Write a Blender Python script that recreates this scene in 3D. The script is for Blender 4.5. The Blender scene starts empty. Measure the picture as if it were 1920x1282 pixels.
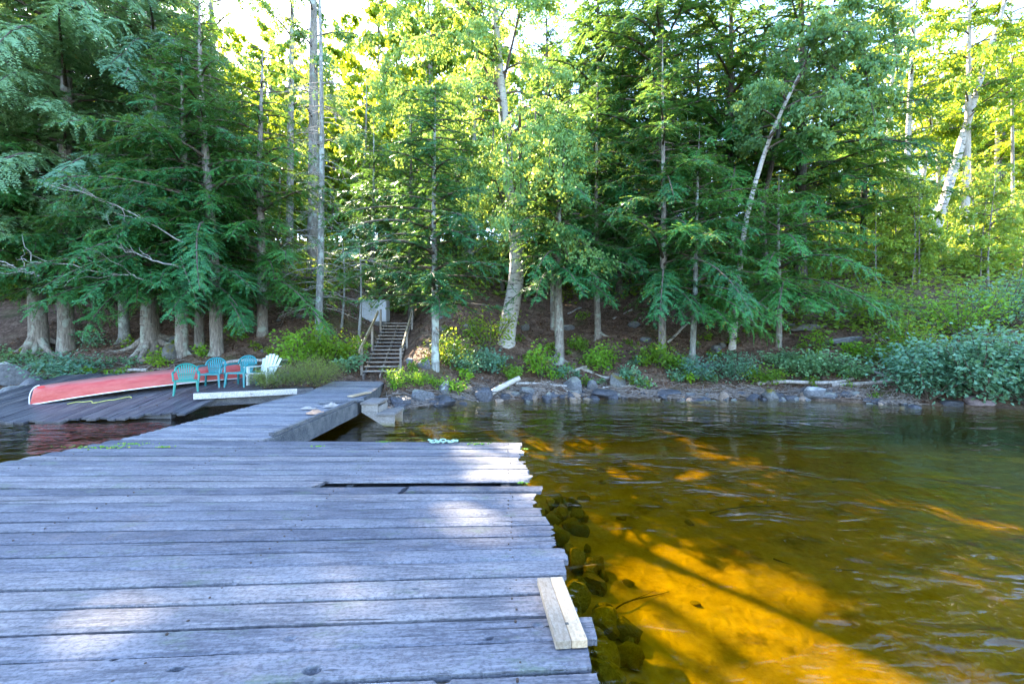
import bpy, math, random
import numpy as np
from mathutils import Vector, Matrix
C = bpy.context.scene.collection
R = math.radians
rng = np.random.default_rng(7)
random.seed(7)
# ------------------------------------------------------------------ camera, sky, sun, exposure
cam = bpy.data.cameras.new('camera'); camo = bpy.data.objects.new('camera', cam); C.objects.link(camo)
cam.lens = 16.0; cam.sensor_width = 36.0; cam.clip_start = 0.05; cam.clip_end = 2000
CZ = 1.8
camo.location = (0, 0, CZ); camo.rotation_euler = (R(90), 0, 0)
bpy.context.scene.camera = camo
SUN_EL, SUN_AZ = 38.0, -41.0           # azimuth from +Y, negative = to the left
sd = Vector((math.sin(R(SUN_AZ))*math.cos(R(SUN_EL)), math.cos(R(SUN_AZ))*math.cos(R(SUN_EL)), math.sin(R(SUN_EL))))
W = bpy.data.worlds.new('World'); bpy.context.scene.world = W; W.use_nodes = True
wn = W.node_tree; wn.nodes.clear()
sky = wn.nodes.new('ShaderNodeTexSky'); sky.sky_type = 'NISHITA'; sky.sun_disc = False
sky.sun_elevation = R(SUN_EL); sky.sun_rotation = R(SUN_AZ)
sky.air_density = 1.0; sky.dust_density = 0.6; sky.ozone_density = 3.0
bgn = wn.nodes.new('ShaderNodeBackground'); bgn.inputs[1].default_value = 0.12
won = wn.nodes.new('ShaderNodeOutputWorld')
wn.links.new(sky.outputs[0], bgn.inputs[0]); wn.links.new(bgn.outputs[0], won.inputs[0])
sl = bpy.data.lights.new('sun', 'SUN'); sl.energy = 5.0; sl.angle = R(0.53); sl.color = (1.0, 0.87, 0.66)
so = bpy.data.objects.new('sun', sl); C.objects.link(so)
so.rotation_euler = sd.to_track_quat('Z', 'Y').to_euler()
sc = bpy.context.scene
sc.view_settings.view_transform = 'Standard'; sc.view_settings.look = 'None'
sc.view_settings.exposure = 3.78; sc.view_settings.gamma = 1.0; sc.view_settings.use_curve_mapping = False
sc.render.engine = 'CYCLES'
cy = sc.cycles
cy.max_bounces = 7; cy.diffuse_bounces = 3; cy.glossy_bounces = 3; cy.transmission_bounces = 4; cy.transparent_max_bounces = 8
cy.use_denoising = True; cy.sample_clamp_indirect = 6.0; cy.caustics_reflective = False; cy.caustics_refractive = False

# ------------------------------------------------------------------ noise + terrain
_perm = np.random.default_rng(3).random((256, 256))
def vnoise(x, y, s=1.0):
    x = np.asarray(x, float)*s; y = np.asarray(y, float)*s
    xi = np.floor(x).astype(int); yi = np.floor(y).astype(int)
    fx = x-xi; fy = y-yi; fx = fx*fx*(3-2*fx); fy = fy*fy*(3-2*fy)
    g = lambda a, b: _perm[a & 255, b & 255]
    return (g(xi, yi)*(1-fx)+g(xi+1, yi)*fx)*(1-fy)+(g(xi, yi+1)*(1-fx)+g(xi+1, yi+1)*fx)*fy-0.5
def fbm(x, y, s=1.0, o=3):
    v = 0
    for i in range(o): v = v+vnoise(np.asarray(x)+17.3*i, np.asarray(y)-9.1*i, s*2**i)/2**i
    return v
def shore_y(x):
    return np.interp(x, [-300, -60, -20, -16, -12, -9, -7, -6, -5, -3.6, -3.0, -1, 1, 2.5, 5.6, 9, 11.4, 13.5, 18, 60, 300],
                     [10, 13, 14.5, 14.5, 13.6, 13.6, 13.0, 12.6, 12.3, 12.2, 12.4, 13.6, 14.4, 14.7, 14.2, 14.5, 13.2, 12.4, 11, 8, 5])
def terrain(x, y):
    x = np.asarray(x, float); y = np.asarray(y, float)
    s = y-shore_y(x)+0.5*vnoise(x, y, .8)
    bed = -np.interp(-s, [0, .4, 1.5, 4, 8, 13, 60, 400], [0, .14, .50, .92, 1.25, 1.6, 3.5, 5])
    up = np.interp(s, [0, .5, 1.2, 2, 4, 8, 14, 22, 40, 70, 120, 300], [0, .2, .52, .95, 2.0, 3.8, 6.2, 8.6, 13, 20, 30, 45])
    b = np.clip(1-np.abs(x+5.1)/2.9, 0, 1); b = b*b*(3-2*b)
    f = np.interp(s, [0, 3.5, 8, 18], [.45, .5, .62, 1])
    up = up*(1-b*(1-f))
    up = up*(1+np.clip((x-7)/8, 0, 1)*0.10)
    z = np.where(s < 0, bed, up)
    amp = np.clip((s+1.5)/3, .12, 1)*np.clip(1-(y-60)/60, .2, 1)
    z = z+amp*(.22*fbm(x, y, .55)+.09*fbm(x, y, 1.9, 3)+np.clip(s/20, 0, 1)*.9*fbm(x, y, .13, 2))
    z = z+.32*np.exp(-((x+6.1)/.8)**2-((y-13.7)/.8)**2)
    t = np.clip((y-15.3)/4.7, 0, 1); xc = -4.52-.5*(y-15.7)/4.3
    w = np.clip(1.6-np.abs(x-xc)/.75, 0, 1)*np.clip((y-14.6)/.6, 0, 1)*np.clip((21.0-y)/.8, 0, 1)
    z = z*(1-w)+np.minimum(z, .80+1.82*(y-15.7)/4.3-.22)*w
    near = (s < 0)
    z = np.where(near, z+.05*fbm(x, y, .8), z)
    return np.where(near & (z > -.02), -.02, z)
def T1(x, y): return float(terrain(x, y))
FPX = 853.3
def P(px, py, d): return np.array(((px-960)/FPX*d, d, CZ-(py-641)/FPX*d))
def hit(px, py, d0=9.0, d1=70.0):
    d = np.arange(d0, d1, .05); x = (px-960)/FPX*d; z = CZ-(py-641)/FPX*d
    k = np.nonzero(terrain(x, d) >= z)[0]
    i = k[0] if len(k) else len(d)-1
    return np.array((x[i], d[i], T1(x[i], d[i])))

# ------------------------------------------------------------------ mesh builder
class MB:
    def __init__(self): self.V = []; self.F = []; self.n = 0; self.A = []
    def add(self, v, f, tint=0.5):
        v = np.asarray(v, float).reshape(-1, 3); f = np.asarray(f, int)
        self.V.append(v); self.F.append(f+self.n); self.n += len(v)
        self.A.append(np.broadcast_to(np.asarray(tint, float), (len(v),)))
        return self
    def box(self, c, s, rz=0, rot=None, tint=.5):
        h = np.array(s)/2
        v = np.array([(a, b, d) for d in (-1, 1) for a, b in ((-1, -1), (1, -1), (1, 1), (-1, 1))])*h
        m = rot if rot is not None else np.array(Matrix.Rotation(rz, 3, 'Z'))
        v = v@np.array(m).T+np.array(c)
        return self.add(v, [(3, 2, 1, 0), (4, 5, 6, 7), (0, 1, 5, 4), (1, 2, 6, 5), (2, 3, 7, 6), (3, 0, 4, 7)], tint)
    def beam(self, a, b, w, h, up=(0, 0, 1)):
        a = np.array(a, float); b = np.array(b, float); d = b-a; L = np.linalg.norm(d); d /= L
        s = np.cross(d, up); s /= np.linalg.norm(s); u = np.cross(s, d)
        return self.box((a+b)/2, (L, w, h), rot=np.stack([d, s, u], 1))
    def tube(self, p, r, k=6, cap=True, tint=.5, wob=0, oval=None):
        p = np.asarray(p, float); n = len(p); r = np.broadcast_to(np.asarray(r, float), (n,))
        t = np.gradient(p, axis=0); t /= np.linalg.norm(t, axis=1)[:, None]+1e-9
        ref = np.array((0, 0, 1.)) if abs(t[:, 2].mean()) < .8 else np.array((1., 0, 0))
        s = np.cross(t, ref); s /= np.linalg.norm(s, axis=1)[:, None]+1e-9; u = np.cross(s, t)
        a = np.arange(k)/k*2*np.pi
        rr = r[:, None]*np.ones(k)
        if wob: rr = rr*(1+wob*rng.normal(size=(1, k)))*(1+.5*wob*rng.normal(size=(n, k)))
        v = p[:, None]+rr[..., None]*(np.cos(a)[None, :, None]*s[:, None]+np.sin(a)[None, :, None]*u[:, None])
        i = np.arange(n-1)[:, None]*k; j = np.arange(k)[None]; j2 = (j+1) % k
        f = np.stack([i+j, i+j2, i+k+j2, i+k+j], -1).reshape(-1, 4)
        self.add(v.reshape(-1, 3), f, tint)
        if cap:
            for base, rev in ((v[0], True), (v[-1], False)):
                c = base.mean(0); vv = np.vstack([base, c[None]])
                q = [(x, (x+1) % k, k) if not rev else ((x+1) % k, x, k) for x in range(k)]
                self.add(vv, q, tint)
        return self
    def mesh(self, name, smooth=False, tintattr=False):
        me = bpy.data.meshes.new(name)
        V = np.vstack(self.V) if self.V else np.zeros((0, 3))
        me.vertices.add(len(V)); me.vertices.foreach_set('co', V.astype(np.float32).ravel())
        vi = np.concatenate([f.ravel() for f in self.F]); tot = np.concatenate([np.full(len(f), f.shape[1]) for f in self.F])
        me.loops.add(len(vi)); me.loops.foreach_set('vertex_index', vi.astype(np.int32))
        st = np.concatenate([[0], np.cumsum(tot)[:-1]])
        me.polygons.add(len(tot)); me.polygons.foreach_set('loop_start', st.astype(np.int32))
        me.polygons.foreach_set('use_smooth', np.full(len(tot), smooth))
        if tintattr:
            at = me.attributes.new('tint', 'FLOAT', 'POINT'); at.data.foreach_set('value', np.concatenate(self.A).astype(np.float32))
        me.update(calc_edges=True)
        return me
    def obj(self, name, mat, parent=None, smooth=False, tintattr=False, origin=None):
        if origin is not None: self.V = [v-np.array(origin) for v in self.V]
        o = link(name, self.mesh(name, smooth, tintattr), mat, parent)
        if origin is not None: o.location = origin
        return o
def link(name, me, mat=None, parent=None, loc=None):
    o = bpy.data.objects.new(name, me); C.objects.link(o)
    if mat is not None and (not me.materials): me.materials.append(mat)
    if parent is not None: o.parent = parent
    if loc is not None: o.location = loc
    return o
def tag(o, label=None, cat=None, group=None, kind=None):
    for k, v in (('label', label), ('category', cat), ('group', group), ('kind', kind)):
        if v: o[k] = v
    return o
def empty(name, loc, label, cat, group=None, rz=0):
    o = bpy.data.objects.new(name, None); C.objects.link(o); o.location = [float(q) for q in loc]; o.rotation_euler = (0, 0, rz)
    return tag(o, label, cat, group)
def copy_tree(o, parent=None):
    c = o.copy(); C.objects.link(c)
    if parent is not None: c.parent = parent
    for ch in list(o.children): copy_tree(ch, c)
    return c

# ------------------------------------------------------------------ materials
class NT:
    def __init__(self, name):
        self.m = bpy.data.materials.new(name); self.m.use_nodes = True; self.t = self.m.node_tree; self.t.nodes.clear()
        self.out = self.n('OutputMaterial')
    def n(self, typ, ins=None, **kw):
        nd = self.t.nodes.new('ShaderNode'+typ)
        for k, v in kw.items(): setattr(nd, k, v)
        for k, v in (ins or {}).items():
            if isinstance(v, bpy.types.NodeSocket): self.t.links.new(v, nd.inputs[k])
            else: nd.inputs[k].default_value = v
        return nd
    def surf(self, s): self.t.links.new(s, self.out.inputs['Surface'])
    def coord(self, which='Object', scale=(1, 1, 1), rnd=False):
        s = self.n('TexCoord').outputs[which]
        if rnd:
            r = self.n('ObjectInfo').outputs['Random']
            k = self.n('Math', {0: r, 1: 57.0}, operation='MULTIPLY')
            s = self.n('VectorMath', {0: s, 1: self.n('CombineXYZ', {0: k.outputs[0], 1: k.outputs[0], 2: 0.0}).outputs[0]}).outputs[0]
        return self.n('Mapping', {'Vector': s, 'Scale': scale}).outputs[0]
    def noise(self, vec, scale, detail=4, rough=.6, dist=0):
        return self.n('TexNoise', {'Vector': vec, 'Scale': scale, 'Detail': detail, 'Roughness': rough, 'Distortion': dist}).outputs[0]
    def ramp(self, fac, stops, interp='LINEAR'):
        nd = self.n('ValToRGB', {0: fac}); cr = nd.color_ramp; cr.interpolation = interp
        while len(cr.elements) < len(stops): cr.elements.new(.5)
        for e, (p, c) in zip(cr.elements, stops): e.position = p; e.color = (*c, 1) if len(c) == 3 else c
        return nd.outputs[0]
    def mix(self, fac, a, b, blend='MIX'):
        nd = self.n('Mix', data_type='RGBA', blend_type=blend)
        for i, v in ((0, fac), (6, a), (7, b)):
            if isinstance(v, bpy.types.NodeSocket): self.t.links.new(v, nd.inputs[i])
            else: nd.inputs[i].default_value = v if i == 0 or len(v) == 4 else (*v, 1)
        return nd.outputs[2]
    def bump(self, h, strength=.5, dist=.02, normal=None):
        d = {'Height': h, 'Strength': strength, 'Distance': dist}
        if normal is not None: d['Normal'] = normal
        return self.n('Bump', d).outputs[0]
    def pbsdf(self, col, rough=.8, normal=None, spec=.3, **kw):
        d = {'Base Color': col if isinstance(col, bpy.types.NodeSocket) else (*col, 1), 'Roughness': rough, 'Specular IOR Level': spec}
        if normal is not None: d['Normal'] = normal
        d.update(kw)
        return self.n('BsdfPrincipled', d).outputs[0]

def leaf_mat(name, c0, c1, c2, trans, tfac=.4, gloss=.35):
    t = NT(name)
    a = t.n('Attribute', attribute_name='tint').outputs['Fac']
    col = t.ramp(a, [(0, c0), (.6, c1), (.93, c1), (1, c2)])
    tc = t.mix(.65, col, trans)
    rn = t.n('ObjectInfo').outputs['Random']
    col = t.mix(1.0, col, t.ramp(rn, [(0, (.78, .86, 1.08)), (.5, (1, 1, 1)), (1, (1.25, 1.10, .72))]), 'MULTIPLY')
    d = t.pbsdf(col, .45, spec=gloss)
    tr = t.n('BsdfTranslucent', {'Color': tc}).outputs[0]
    t.surf(t.n('MixShader', {0: tfac, 1: d, 2: tr}).outputs[0])
    return t.m
M = {}
M['hemlock'] = leaf_mat('hemlock_needles', (.014, .088, .028), (.048, .215, .062), (.24, .20, .04), (.30, .42, .04), .35)
M['cedar'] = leaf_mat('cedar_sprays', (.08, .20, .095), (.24, .42, .22), (.34, .26, .08), (.34, .42, .06), .35, .2)
M['fir'] = leaf_mat('fir_needles', (.018, .075, .030), (.045, .17, .055), (.10, .20, .05), (.24, .40, .04), .30)
M['birchleaf'] = leaf_mat('birch_leaves', (.07, .20, .08), (.19, .38, .16), (.40, .34, .05), (.50, .55, .03), .45)
M['mapleleaf'] = leaf_mat('maple_leaves', (.05, .16, .03), (.13, .28, .03), (.40, .32, .03), (.60, .62, .02), .5)
M['alderleaf'] = leaf_mat('alder_leaves', (.045, .15, .085), (.14, .30, .18), (.18, .30, .10), (.28, .42, .06), .35, .5)
M['brightleaf'] = leaf_mat('young_leaves', (.06, .20, .025), (.18, .38, .03), (.50, .42, .02), (.50, .60, .02), .45)
M['boxleaf'] = leaf_mat('sweetgale_leaves', (.06, .11, .03), (.16, .22, .06), (.30, .22, .05), (.40, .42, .05), .35)
M['coverleaf'] = leaf_mat('ground_cover_leaves', (.07, .17, .03), (.18, .32, .05), (.42, .34, .06), (.60, .60, .04), .45)
M['litterleaf'] = leaf_mat('dead_leaves', (.06, .030, .018), (.20, .105, .06), (.40, .28, .16), (.25, .13, .06), .15)

def bark(name, c0, c1, vs=(1, 1, .18), scale=22, bump=.9, moss=None):
    t = NT(name)
    v = t.coord('Object', vs, True)
    n1 = t.noise(v, scale, 6, .65, .6); n2 = t.noise(t.coord('Object', (1, 1, 1), True), 3.0, 3)
    col = t.ramp(n1, [(.3, c0), (.68, c1)])
    if moss is not None:
        col = t.mix(t.ramp(n2, [(.52, (0, 0, 0)), (.64, (1, 1, 1))]), col, moss)
    t.surf(t.pbsdf(col, .9, t.bump(n1, bump, .03), .15))
    return t.m
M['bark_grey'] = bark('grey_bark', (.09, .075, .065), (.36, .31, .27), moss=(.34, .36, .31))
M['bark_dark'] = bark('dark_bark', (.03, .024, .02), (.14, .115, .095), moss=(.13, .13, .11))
M['bark_lichen'] = bark('lichen_bark', (.10, .09, .08), (.36, .36, .34), scale=30, moss=(.42, .46, .42))
M['bark_pale'] = bark('pale_bark', (.24, .20, .17), (.52, .46, .40), scale=18)
M['deadwood'] = bark('bleached_deadwood', (.17, .15, .14), (.50, .46, .43), vs=(1, 1, .3), scale=16, bump=.4)
M['drift'] = bark('grey_brown_twigs', (.09, .07, .06), (.30, .25, .22), vs=(1, 1, .3), scale=16, bump=.3)
M['twig'] = bark('twig_bark', (.05, .038, .03), (.16, .125, .10), scale=14, bump=.3)
def birch_bark():
    t = NT('birch_bark')
    v = t.coord('Object', (1, 1, 5), True); n = t.noise(v, 3.2, 5, .6, .4)
    w = t.noise(t.coord('Object', (1, 1, .7), True), 2.0, 4)
    pale = t.ramp(w, [(.35, (.50, .46, .42)), (.7, (.34, .30, .27))])
    col = t.mix(t.ramp(n, [(.37, (1, 1, 1)), (.45, (0, 0, 0))]), pale, (.06, .05, .045))
    col = t.mix(t.ramp(w, [(.60, (0, 0, 0)), (.70, (1, 1, 1))]), col, (.16, .125, .10))
    t.surf(t.pbsdf(col, .75, t.bump(n, .5, .02), .25)); return t.m
M['birch'] = birch_bark()

def wood(name, c0, c1, c2, green=None, bumps=.6, gs=(2.6, 30, 30), spec=.25, wet=None):
    t = NT(name)
    v = t.coord('Object', gs, True); g = t.noise(v, 1.6, 8, .68, .5)
    v2 = t.coord('Object', (.9, 2.8, 2.8), True); b = t.noise(v2, 1.7, 4, .55, .2)
    fib = t.noise(t.coord('Object', (4, 110, 110), True), 1.4, 3, .6)
    col = t.ramp(g, [(.28, c0), (.5, c1), (.72, c2)])
    col = t.mix(t.ramp(b, [(.36, (.62, .62, .62)), (.62, (0, 0, 0))]), col, c2)
    sp = t.noise(t.coord('Object', (1, 1.6, 1.6), True), 38, 4, .7)
    col = t.mix(t.ramp(sp, [(.40, (.55, .55, .55)), (.54, (0, 0, 0))]), col, c0)
    col = t.mix(t.ramp(sp, [(.60, (0, 0, 0)), (.74, (.6, .6, .6))]), col, c2)
    cr2 = t.noise(t.coord('Object', (.8, 34, 34), True), 1.1, 5, .55)
    crack = t.ramp(fib, [(.27, (1, 1, 1)), (.37, (0, 0, 0))])
    crack = t.mix(1.0, crack, t.ramp(cr2, [(.30, (1, 1, 1)), (.345, (0, 0, 0))]), 'LIGHTEN')
    col = t.mix(crack, col, tuple(q*.35 for q in c0))
    rnd = t.n('ObjectInfo').outputs['Random']
    col = t.mix(1.0, col, t.ramp(rnd, [(0, (.66, .66, .70)), (.5, (.98, .96, .95)), (1, (1.26, 1.14, 1.02))]), 'MULTIPLY')
    if green is not None:
        gm = t.noise(t.coord('Object', (1.0, 2.0, 2.0), True), 2.3, 6, .75)
        col = t.mix(t.ramp(gm, [(.56, (0, 0, 0)), (.75, (.75, .75, .75))]), col, green)
    h = t.n('Math', {0: t.n('Math', {0: g, 1: fib}, operation='ADD').outputs[0], 1: crack}, operation='SUBTRACT').outputs[0]
    t.surf(t.pbsdf(col, .72 if wet is None else wet, t.bump(h, bumps, .006), spec)); return t.m
M['deck'] = wood('weathered_deck_wood', (.04, .042, .052), (.115, .118, .14), (.23, .23, .25), (.11, .14, .08))
M['walk'] = wood('weathered_walkway_wood', (.06, .065, .08), (.15, .155, .18), (.27, .28, .30), (.15, .18, .12))
M['fascia'] = wood('stained_fascia_wood', (.03, .035, .045), (.085, .09, .105), (.24, .235, .23))
M['ramp'] = wood('dark_wet_ramp_wood', (.025, .025, .032), (.07, .07, .085), (.18, .175, .18), None, .5, wet=.42)
M['whiteedge'] = wood('flaking_white_paint_wood', (.14, .13, .12), (.46, .45, .45), (.58, .57, .57))
M['newwood'] = wood('pale_lumber', (.26, .19, .12), (.40, .31, .21), (.50, .43, .33), None, .3, gs=(1.0, 12, 12))
M['stairs'] = wood('stair_wood', (.12, .105, .09), (.26, .23, .21), (.40, .37, .34), None)
M['rail'] = wood('rail_wood', (.20, .16, .09), (.40, .33, .20), (.55, .48, .32), (.22, .24, .1))
def plastic(name, c, rough=.42, dirt=.35, dc=(.2, .19, .16)):
    t = NT(name); n = t.noise(t.coord('Object', (1, 1, 1), True), 6, 5, .7)
    col = t.mix(t.ramp(n, [(.48, (0, 0, 0)), (.75, (dirt,)*3)]), c, dc)
    t.surf(t.pbsdf(col, rough, None, .4)); return t.m
M['teal'] = plastic('faded_teal_plastic', (.012, .20, .16), .35, .15, (.06, .18, .18))
M['blue'] = plastic('faded_blue_plastic', (.012, .17, .185), .35, .15, (.06, .16, .2))
M['white'] = plastic('white_plastic', (.52, .56, .52))
M['cabinet'] = plastic('white_painted_metal', (.56, .57, .62), .5, .05)
M['cabin'] = plastic('white_cabin_siding', (.72, .72, .70), .7, .2)
M['roof'] = plastic('grey_shingles', (.16, .16, .17), .9, .4)
M['glass'] = plastic('dark_window_glass', (.03, .035, .04), .08, 0)
M['rope'] = plastic('mint_rope', (.30, .44, .37), .8, .1)
M['yrope'] = plastic('yellow_rope', (.50, .47, .12), .8, .3)
M['gun'] = plastic('canoe_white_trim', (.70, .68, .66), .5, .3)
M['rag'] = plastic('pale_rag', (.30, .27, .25), .9, .4)
M['tan'] = plastic('tan_leather', (.45, .26, .16), .7, .2)
def canoe_mat():
    t = NT('faded_red_hull'); n = t.noise(t.coord('Object', (.6, 3, 3)), 3.5, 6, .7); z = t.n('SeparateXYZ', {0: t.n('TexCoord').outputs['Object']}).outputs[2]
    col = t.ramp(n, [(.3, (.36, .03, .026)), (.55, (.46, .075, .06)), (.8, (.42, .13, .115))])
    col = t.mix(t.ramp(t.n('Math', {0: z, 1: t.n('Math', {0: n, 1: .10}, operation='MULTIPLY').outputs[0]}, operation='ADD').outputs[0], [(.42, (0, 0, 0)), (.50, (.7, .7, .7))]), col, (.24, .13, .11))
    t.surf(t.pbsdf(col, .45, None, .4)); return t.m
M['canoe'] = canoe_mat()
M['nail'] = plastic('rusty_nail', (.05, .03, .022), .7, .3)
M['redpatch'] = plastic('bright_red_patch', (.55, .03, .02), .4, 0)
def rock_mat(name, c0, c1, moss=None, wet=.75):
    t = NT(name); v = t.coord('Object', (1, 1, 1), True)
    n = t.noise(v, 5.5, 8, .7, .3); n2 = t.noise(v, 2.2, 4)
    col = t.ramp(n, [(.3, c0), (.7, c1)])
    if moss is not None:
        up = t.n('SeparateXYZ', {0: t.n('NewGeometry').outputs['Normal']}).outputs[2]
        k = t.n('Math', {0: up, 1: n2}, operation='MULTIPLY').outputs[0]
        col = t.mix(t.ramp(k, [(.30, (0, 0, 0)), (.44, (1, 1, 1))]), col, moss)
    t.surf(t.pbsdf(col, wet, t.bump(n, .7, .05), .35)); return t.m
M['rock'] = rock_mat('grey_granite', (.05, .05, .058), (.20, .20, .21), (.22, .22, .19))
M['rockdark'] = rock_mat('dark_wet_rock', (.02, .022, .028), (.12, .12, .14), None, .45)
M['rockmoss'] = rock_mat('mossy_rock', (.06, .06, .06), (.20, .19, .18), (.16, .13, .02))
M['rocktan'] = rock_mat('tan_rock', (.16, .11, .085), (.36, .28, .22), None)
M['rockred'] = rock_mat('reddish_slab', (.13, .10, .10), (.32, .24, .25), None)
M['rockbed'] = rock_mat('lakebed_stone', (.16, .13, .08), (.42, .34, .22), None)
M['rockbed2'] = rock_mat('dark_lakebed_stone', (.10, .09, .06), (.28, .24, .16), None)
M['rocklichen'] = rock_mat('lichen_granite', (.06, .06, .068), (.20, .20, .21), (.40, .40, .37))
def ground_mat():
    t = NT('forest_floor_and_lakebed')
    pos = t.n('NewGeometry').outputs['Position']; z = t.n('SeparateXYZ', {0: pos}).outputs[2]
    n = t.noise(pos, 2.6, 8, .72); n2 = t.noise(pos, 14, 5, .7); n3 = t.noise(pos, .5, 3)
    h = t.mix(.5, n, n2)
    soil = t.ramp(h, [(.36, (.035, .022, .016)), (.50, (.12, .075, .055)), (.64, (.27, .19, .145))])
    soil = t.mix(t.ramp(n3, [(.55, (0, 0, 0)), (.7, (.6, .6, .6))]), soil, (.07, .085, .03))
    sand = t.ramp(t.mix(.35, n, n2), [(.3, (.26, .20, .11)), (.5, (.46, .36, .21)), (.7, (.60, .49, .31))])
    dk = t.noise(t.n('Mapping', {'Vector': pos, 'Scale': (1, 1, 1)}).outputs[0], 1.1, 5, .7)
    sand = t.mix(t.ramp(dk, [(.54, (0, 0, 0)), (.68, (.75, .75, .75))]), sand, (.11, .085, .05))
    zn = t.n('Math', {0: z, 1: t.n('Math', {0: n, 1: .35}, operation='MULTIPLY').outputs[0]}, operation='ADD').outputs[0]
    sand = t.mix(t.n('MapRange', {0: zn, 1: -.66, 2: -.46}).outputs[0], sand, t.ramp(h, [(.35, (.035, .026, .017)), (.65, (.12, .09, .055))]))
    zz = t.n('MapRange', {0: z, 1: -.25, 2: .15}).outputs[0]
    col = t.mix(zz, sand, soil)
    wv = t.mix(.22, t.n('Mapping', {'Vector': pos, 'Scale': (1, .75, .4), 'Rotation': (0, 0, .7)}).outputs[0], t.n('TexNoise', {'Vector': pos, 'Scale': 3.0, 'Detail': 2.0}).outputs['Color'])
    rip = t.n('TexVoronoi', {'Vector': wv, 'Scale': 6.5}, feature='DISTANCE_TO_EDGE').outputs[0]
    rip = t.n('MapRange', {0: rip, 1: 0.0, 2: .42, 3: 1.0, 4: 0.0}, interpolation_type='SMOOTHSTEP').outputs[0]
    bedk = t.n('MapRange', {0: z, 1: -.45, 2: -.62, 3: 0.0, 4: 1.0}).outputs[0]
    rip = t.n('Math', {0: rip, 1: bedk}, operation='MULTIPLY').outputs[0]
    nb = t.bump(h, .45, .03); nb = t.bump(rip, .30, .035, nb)
    t.surf(t.pbsdf(col, .92, nb, .1)); return t.m
M['ground'] = ground_mat()
def water_mat():
    t = NT('lake_water')
    pos = t.n('NewGeometry').outputs['Position']
    mp = lambda s, r=0: t.n('Mapping', {'Vector': pos, 'Scale': s, 'Rotation': (0, 0, r)}).outputs[0]
    a = t.noise(mp((1, 1.5, 1), .3), 1.15, 2, .5, .9)
    b = t.noise(mp((1, 2.2, 1), -.25), 4.2, 2, .5, .4)
    c = t.noise(mp((.35, .8, 1), .1), .35, 2, .5)
    amp = t.n('MapRange', {0: c, 1: .44, 2: .60, 3: .35, 4: 1.5}).outputs[0]
    h = t.n('Math', {0: t.n('Math', {0: a, 1: 1.0}, operation='MULTIPLY').outputs[0], 1: t.n('Math', {0: b, 1: .22}, operation='MULTIPLY').outputs[0]}, operation='ADD').outputs[0]
    h = t.n('Math', {0: h, 1: amp}, operation='MULTIPLY').outputs[0]
    nb = t.bump(h, 1.0, .062)
    cs = t.n('Math', {0: t.n('VectorMath', {0: t.n('NewGeometry').outputs['Incoming'], 1: nb}, operation='DOT_PRODUCT').outputs['Value']}, operation='ABSOLUTE').outputs[0]
    fr = t.n('Math', {0: t.n('Math', {0: 1.0, 1: cs}, operation='SUBTRACT', use_clamp=True).outputs[0], 1: 5.0}, operation='POWER').outputs[0]
    fr = t.n('Math', {0: fr, 1: .98, 2: .021}, operation='MULTIPLY_ADD').outputs[0]
    gl = t.n('BsdfGlossy', {'Color': (1, 1, 1, 1), 'Roughness': .02, 'Normal': nb}).outputs[0]
    tr = t.n('BsdfTransparent', {'Color': (1, 1, 1, 1)}).outputs[0]
    t.surf(t.n('MixShader', {0: fr, 1: tr, 2: gl}).outputs[0])
    va = t.n('VolumeAbsorption', {'Color': (.915, .892, .22, 1), 'Density': 3.9})
    t.t.links.new(va.outputs[0], t.out.inputs['Volume'])
    return t.m
M['water'] = water_mat()

# ------------------------------------------------------------------ ground + water
def build_ground():
    xs = np.concatenate([[-400, -250, -150, -100, -70, -50], np.arange(-40, -26, .8), np.arange(-26, 34, .28), np.arange(34, 50, .8), [55, 70, 100, 150, 250, 400]])
    ys = np.concatenate([[-400, -200, -100, -50, -25, -12, -6], np.arange(-3, 8, .4), np.arange(8, 34, .28), np.arange(34, 70, .9), [75, 85, 100, 130, 180, 260, 400]])
    X, Y = np.meshgrid(xs, ys, indexing='xy'); Z = terrain(X, Y)
    nx, ny = len(xs), len(ys)
    i = (np.arange(ny-1)[:, None]*nx+np.arange(nx-1)[None]).ravel()
    m = MB(); m.add(np.stack([X, Y, Z], -1).reshape(-1, 3), np.stack([i, i+1, i+nx+1, i+nx], -1))
    return tag(m.obj('ground', M['ground'], smooth=True), kind='structure')
build_ground()
wm = MB(); x0, x1, y0, y1, zb = -380, 380, -380, 40, -8
wm.add([(x0, y0, 0), (x1, y0, 0), (x1, y1, 0), (x0, y1, 0), (x0, y0, zb), (x1, y0, zb), (x1, y1, zb), (x0, y1, zb)],
       [(0, 1, 2, 3), (7, 6, 5, 4), (0, 4, 5, 1), (1, 5, 6, 2), (2, 6, 7, 3), (3, 7, 4, 0)])
tag(wm.obj('water', M['water']), kind='structure')

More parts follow.
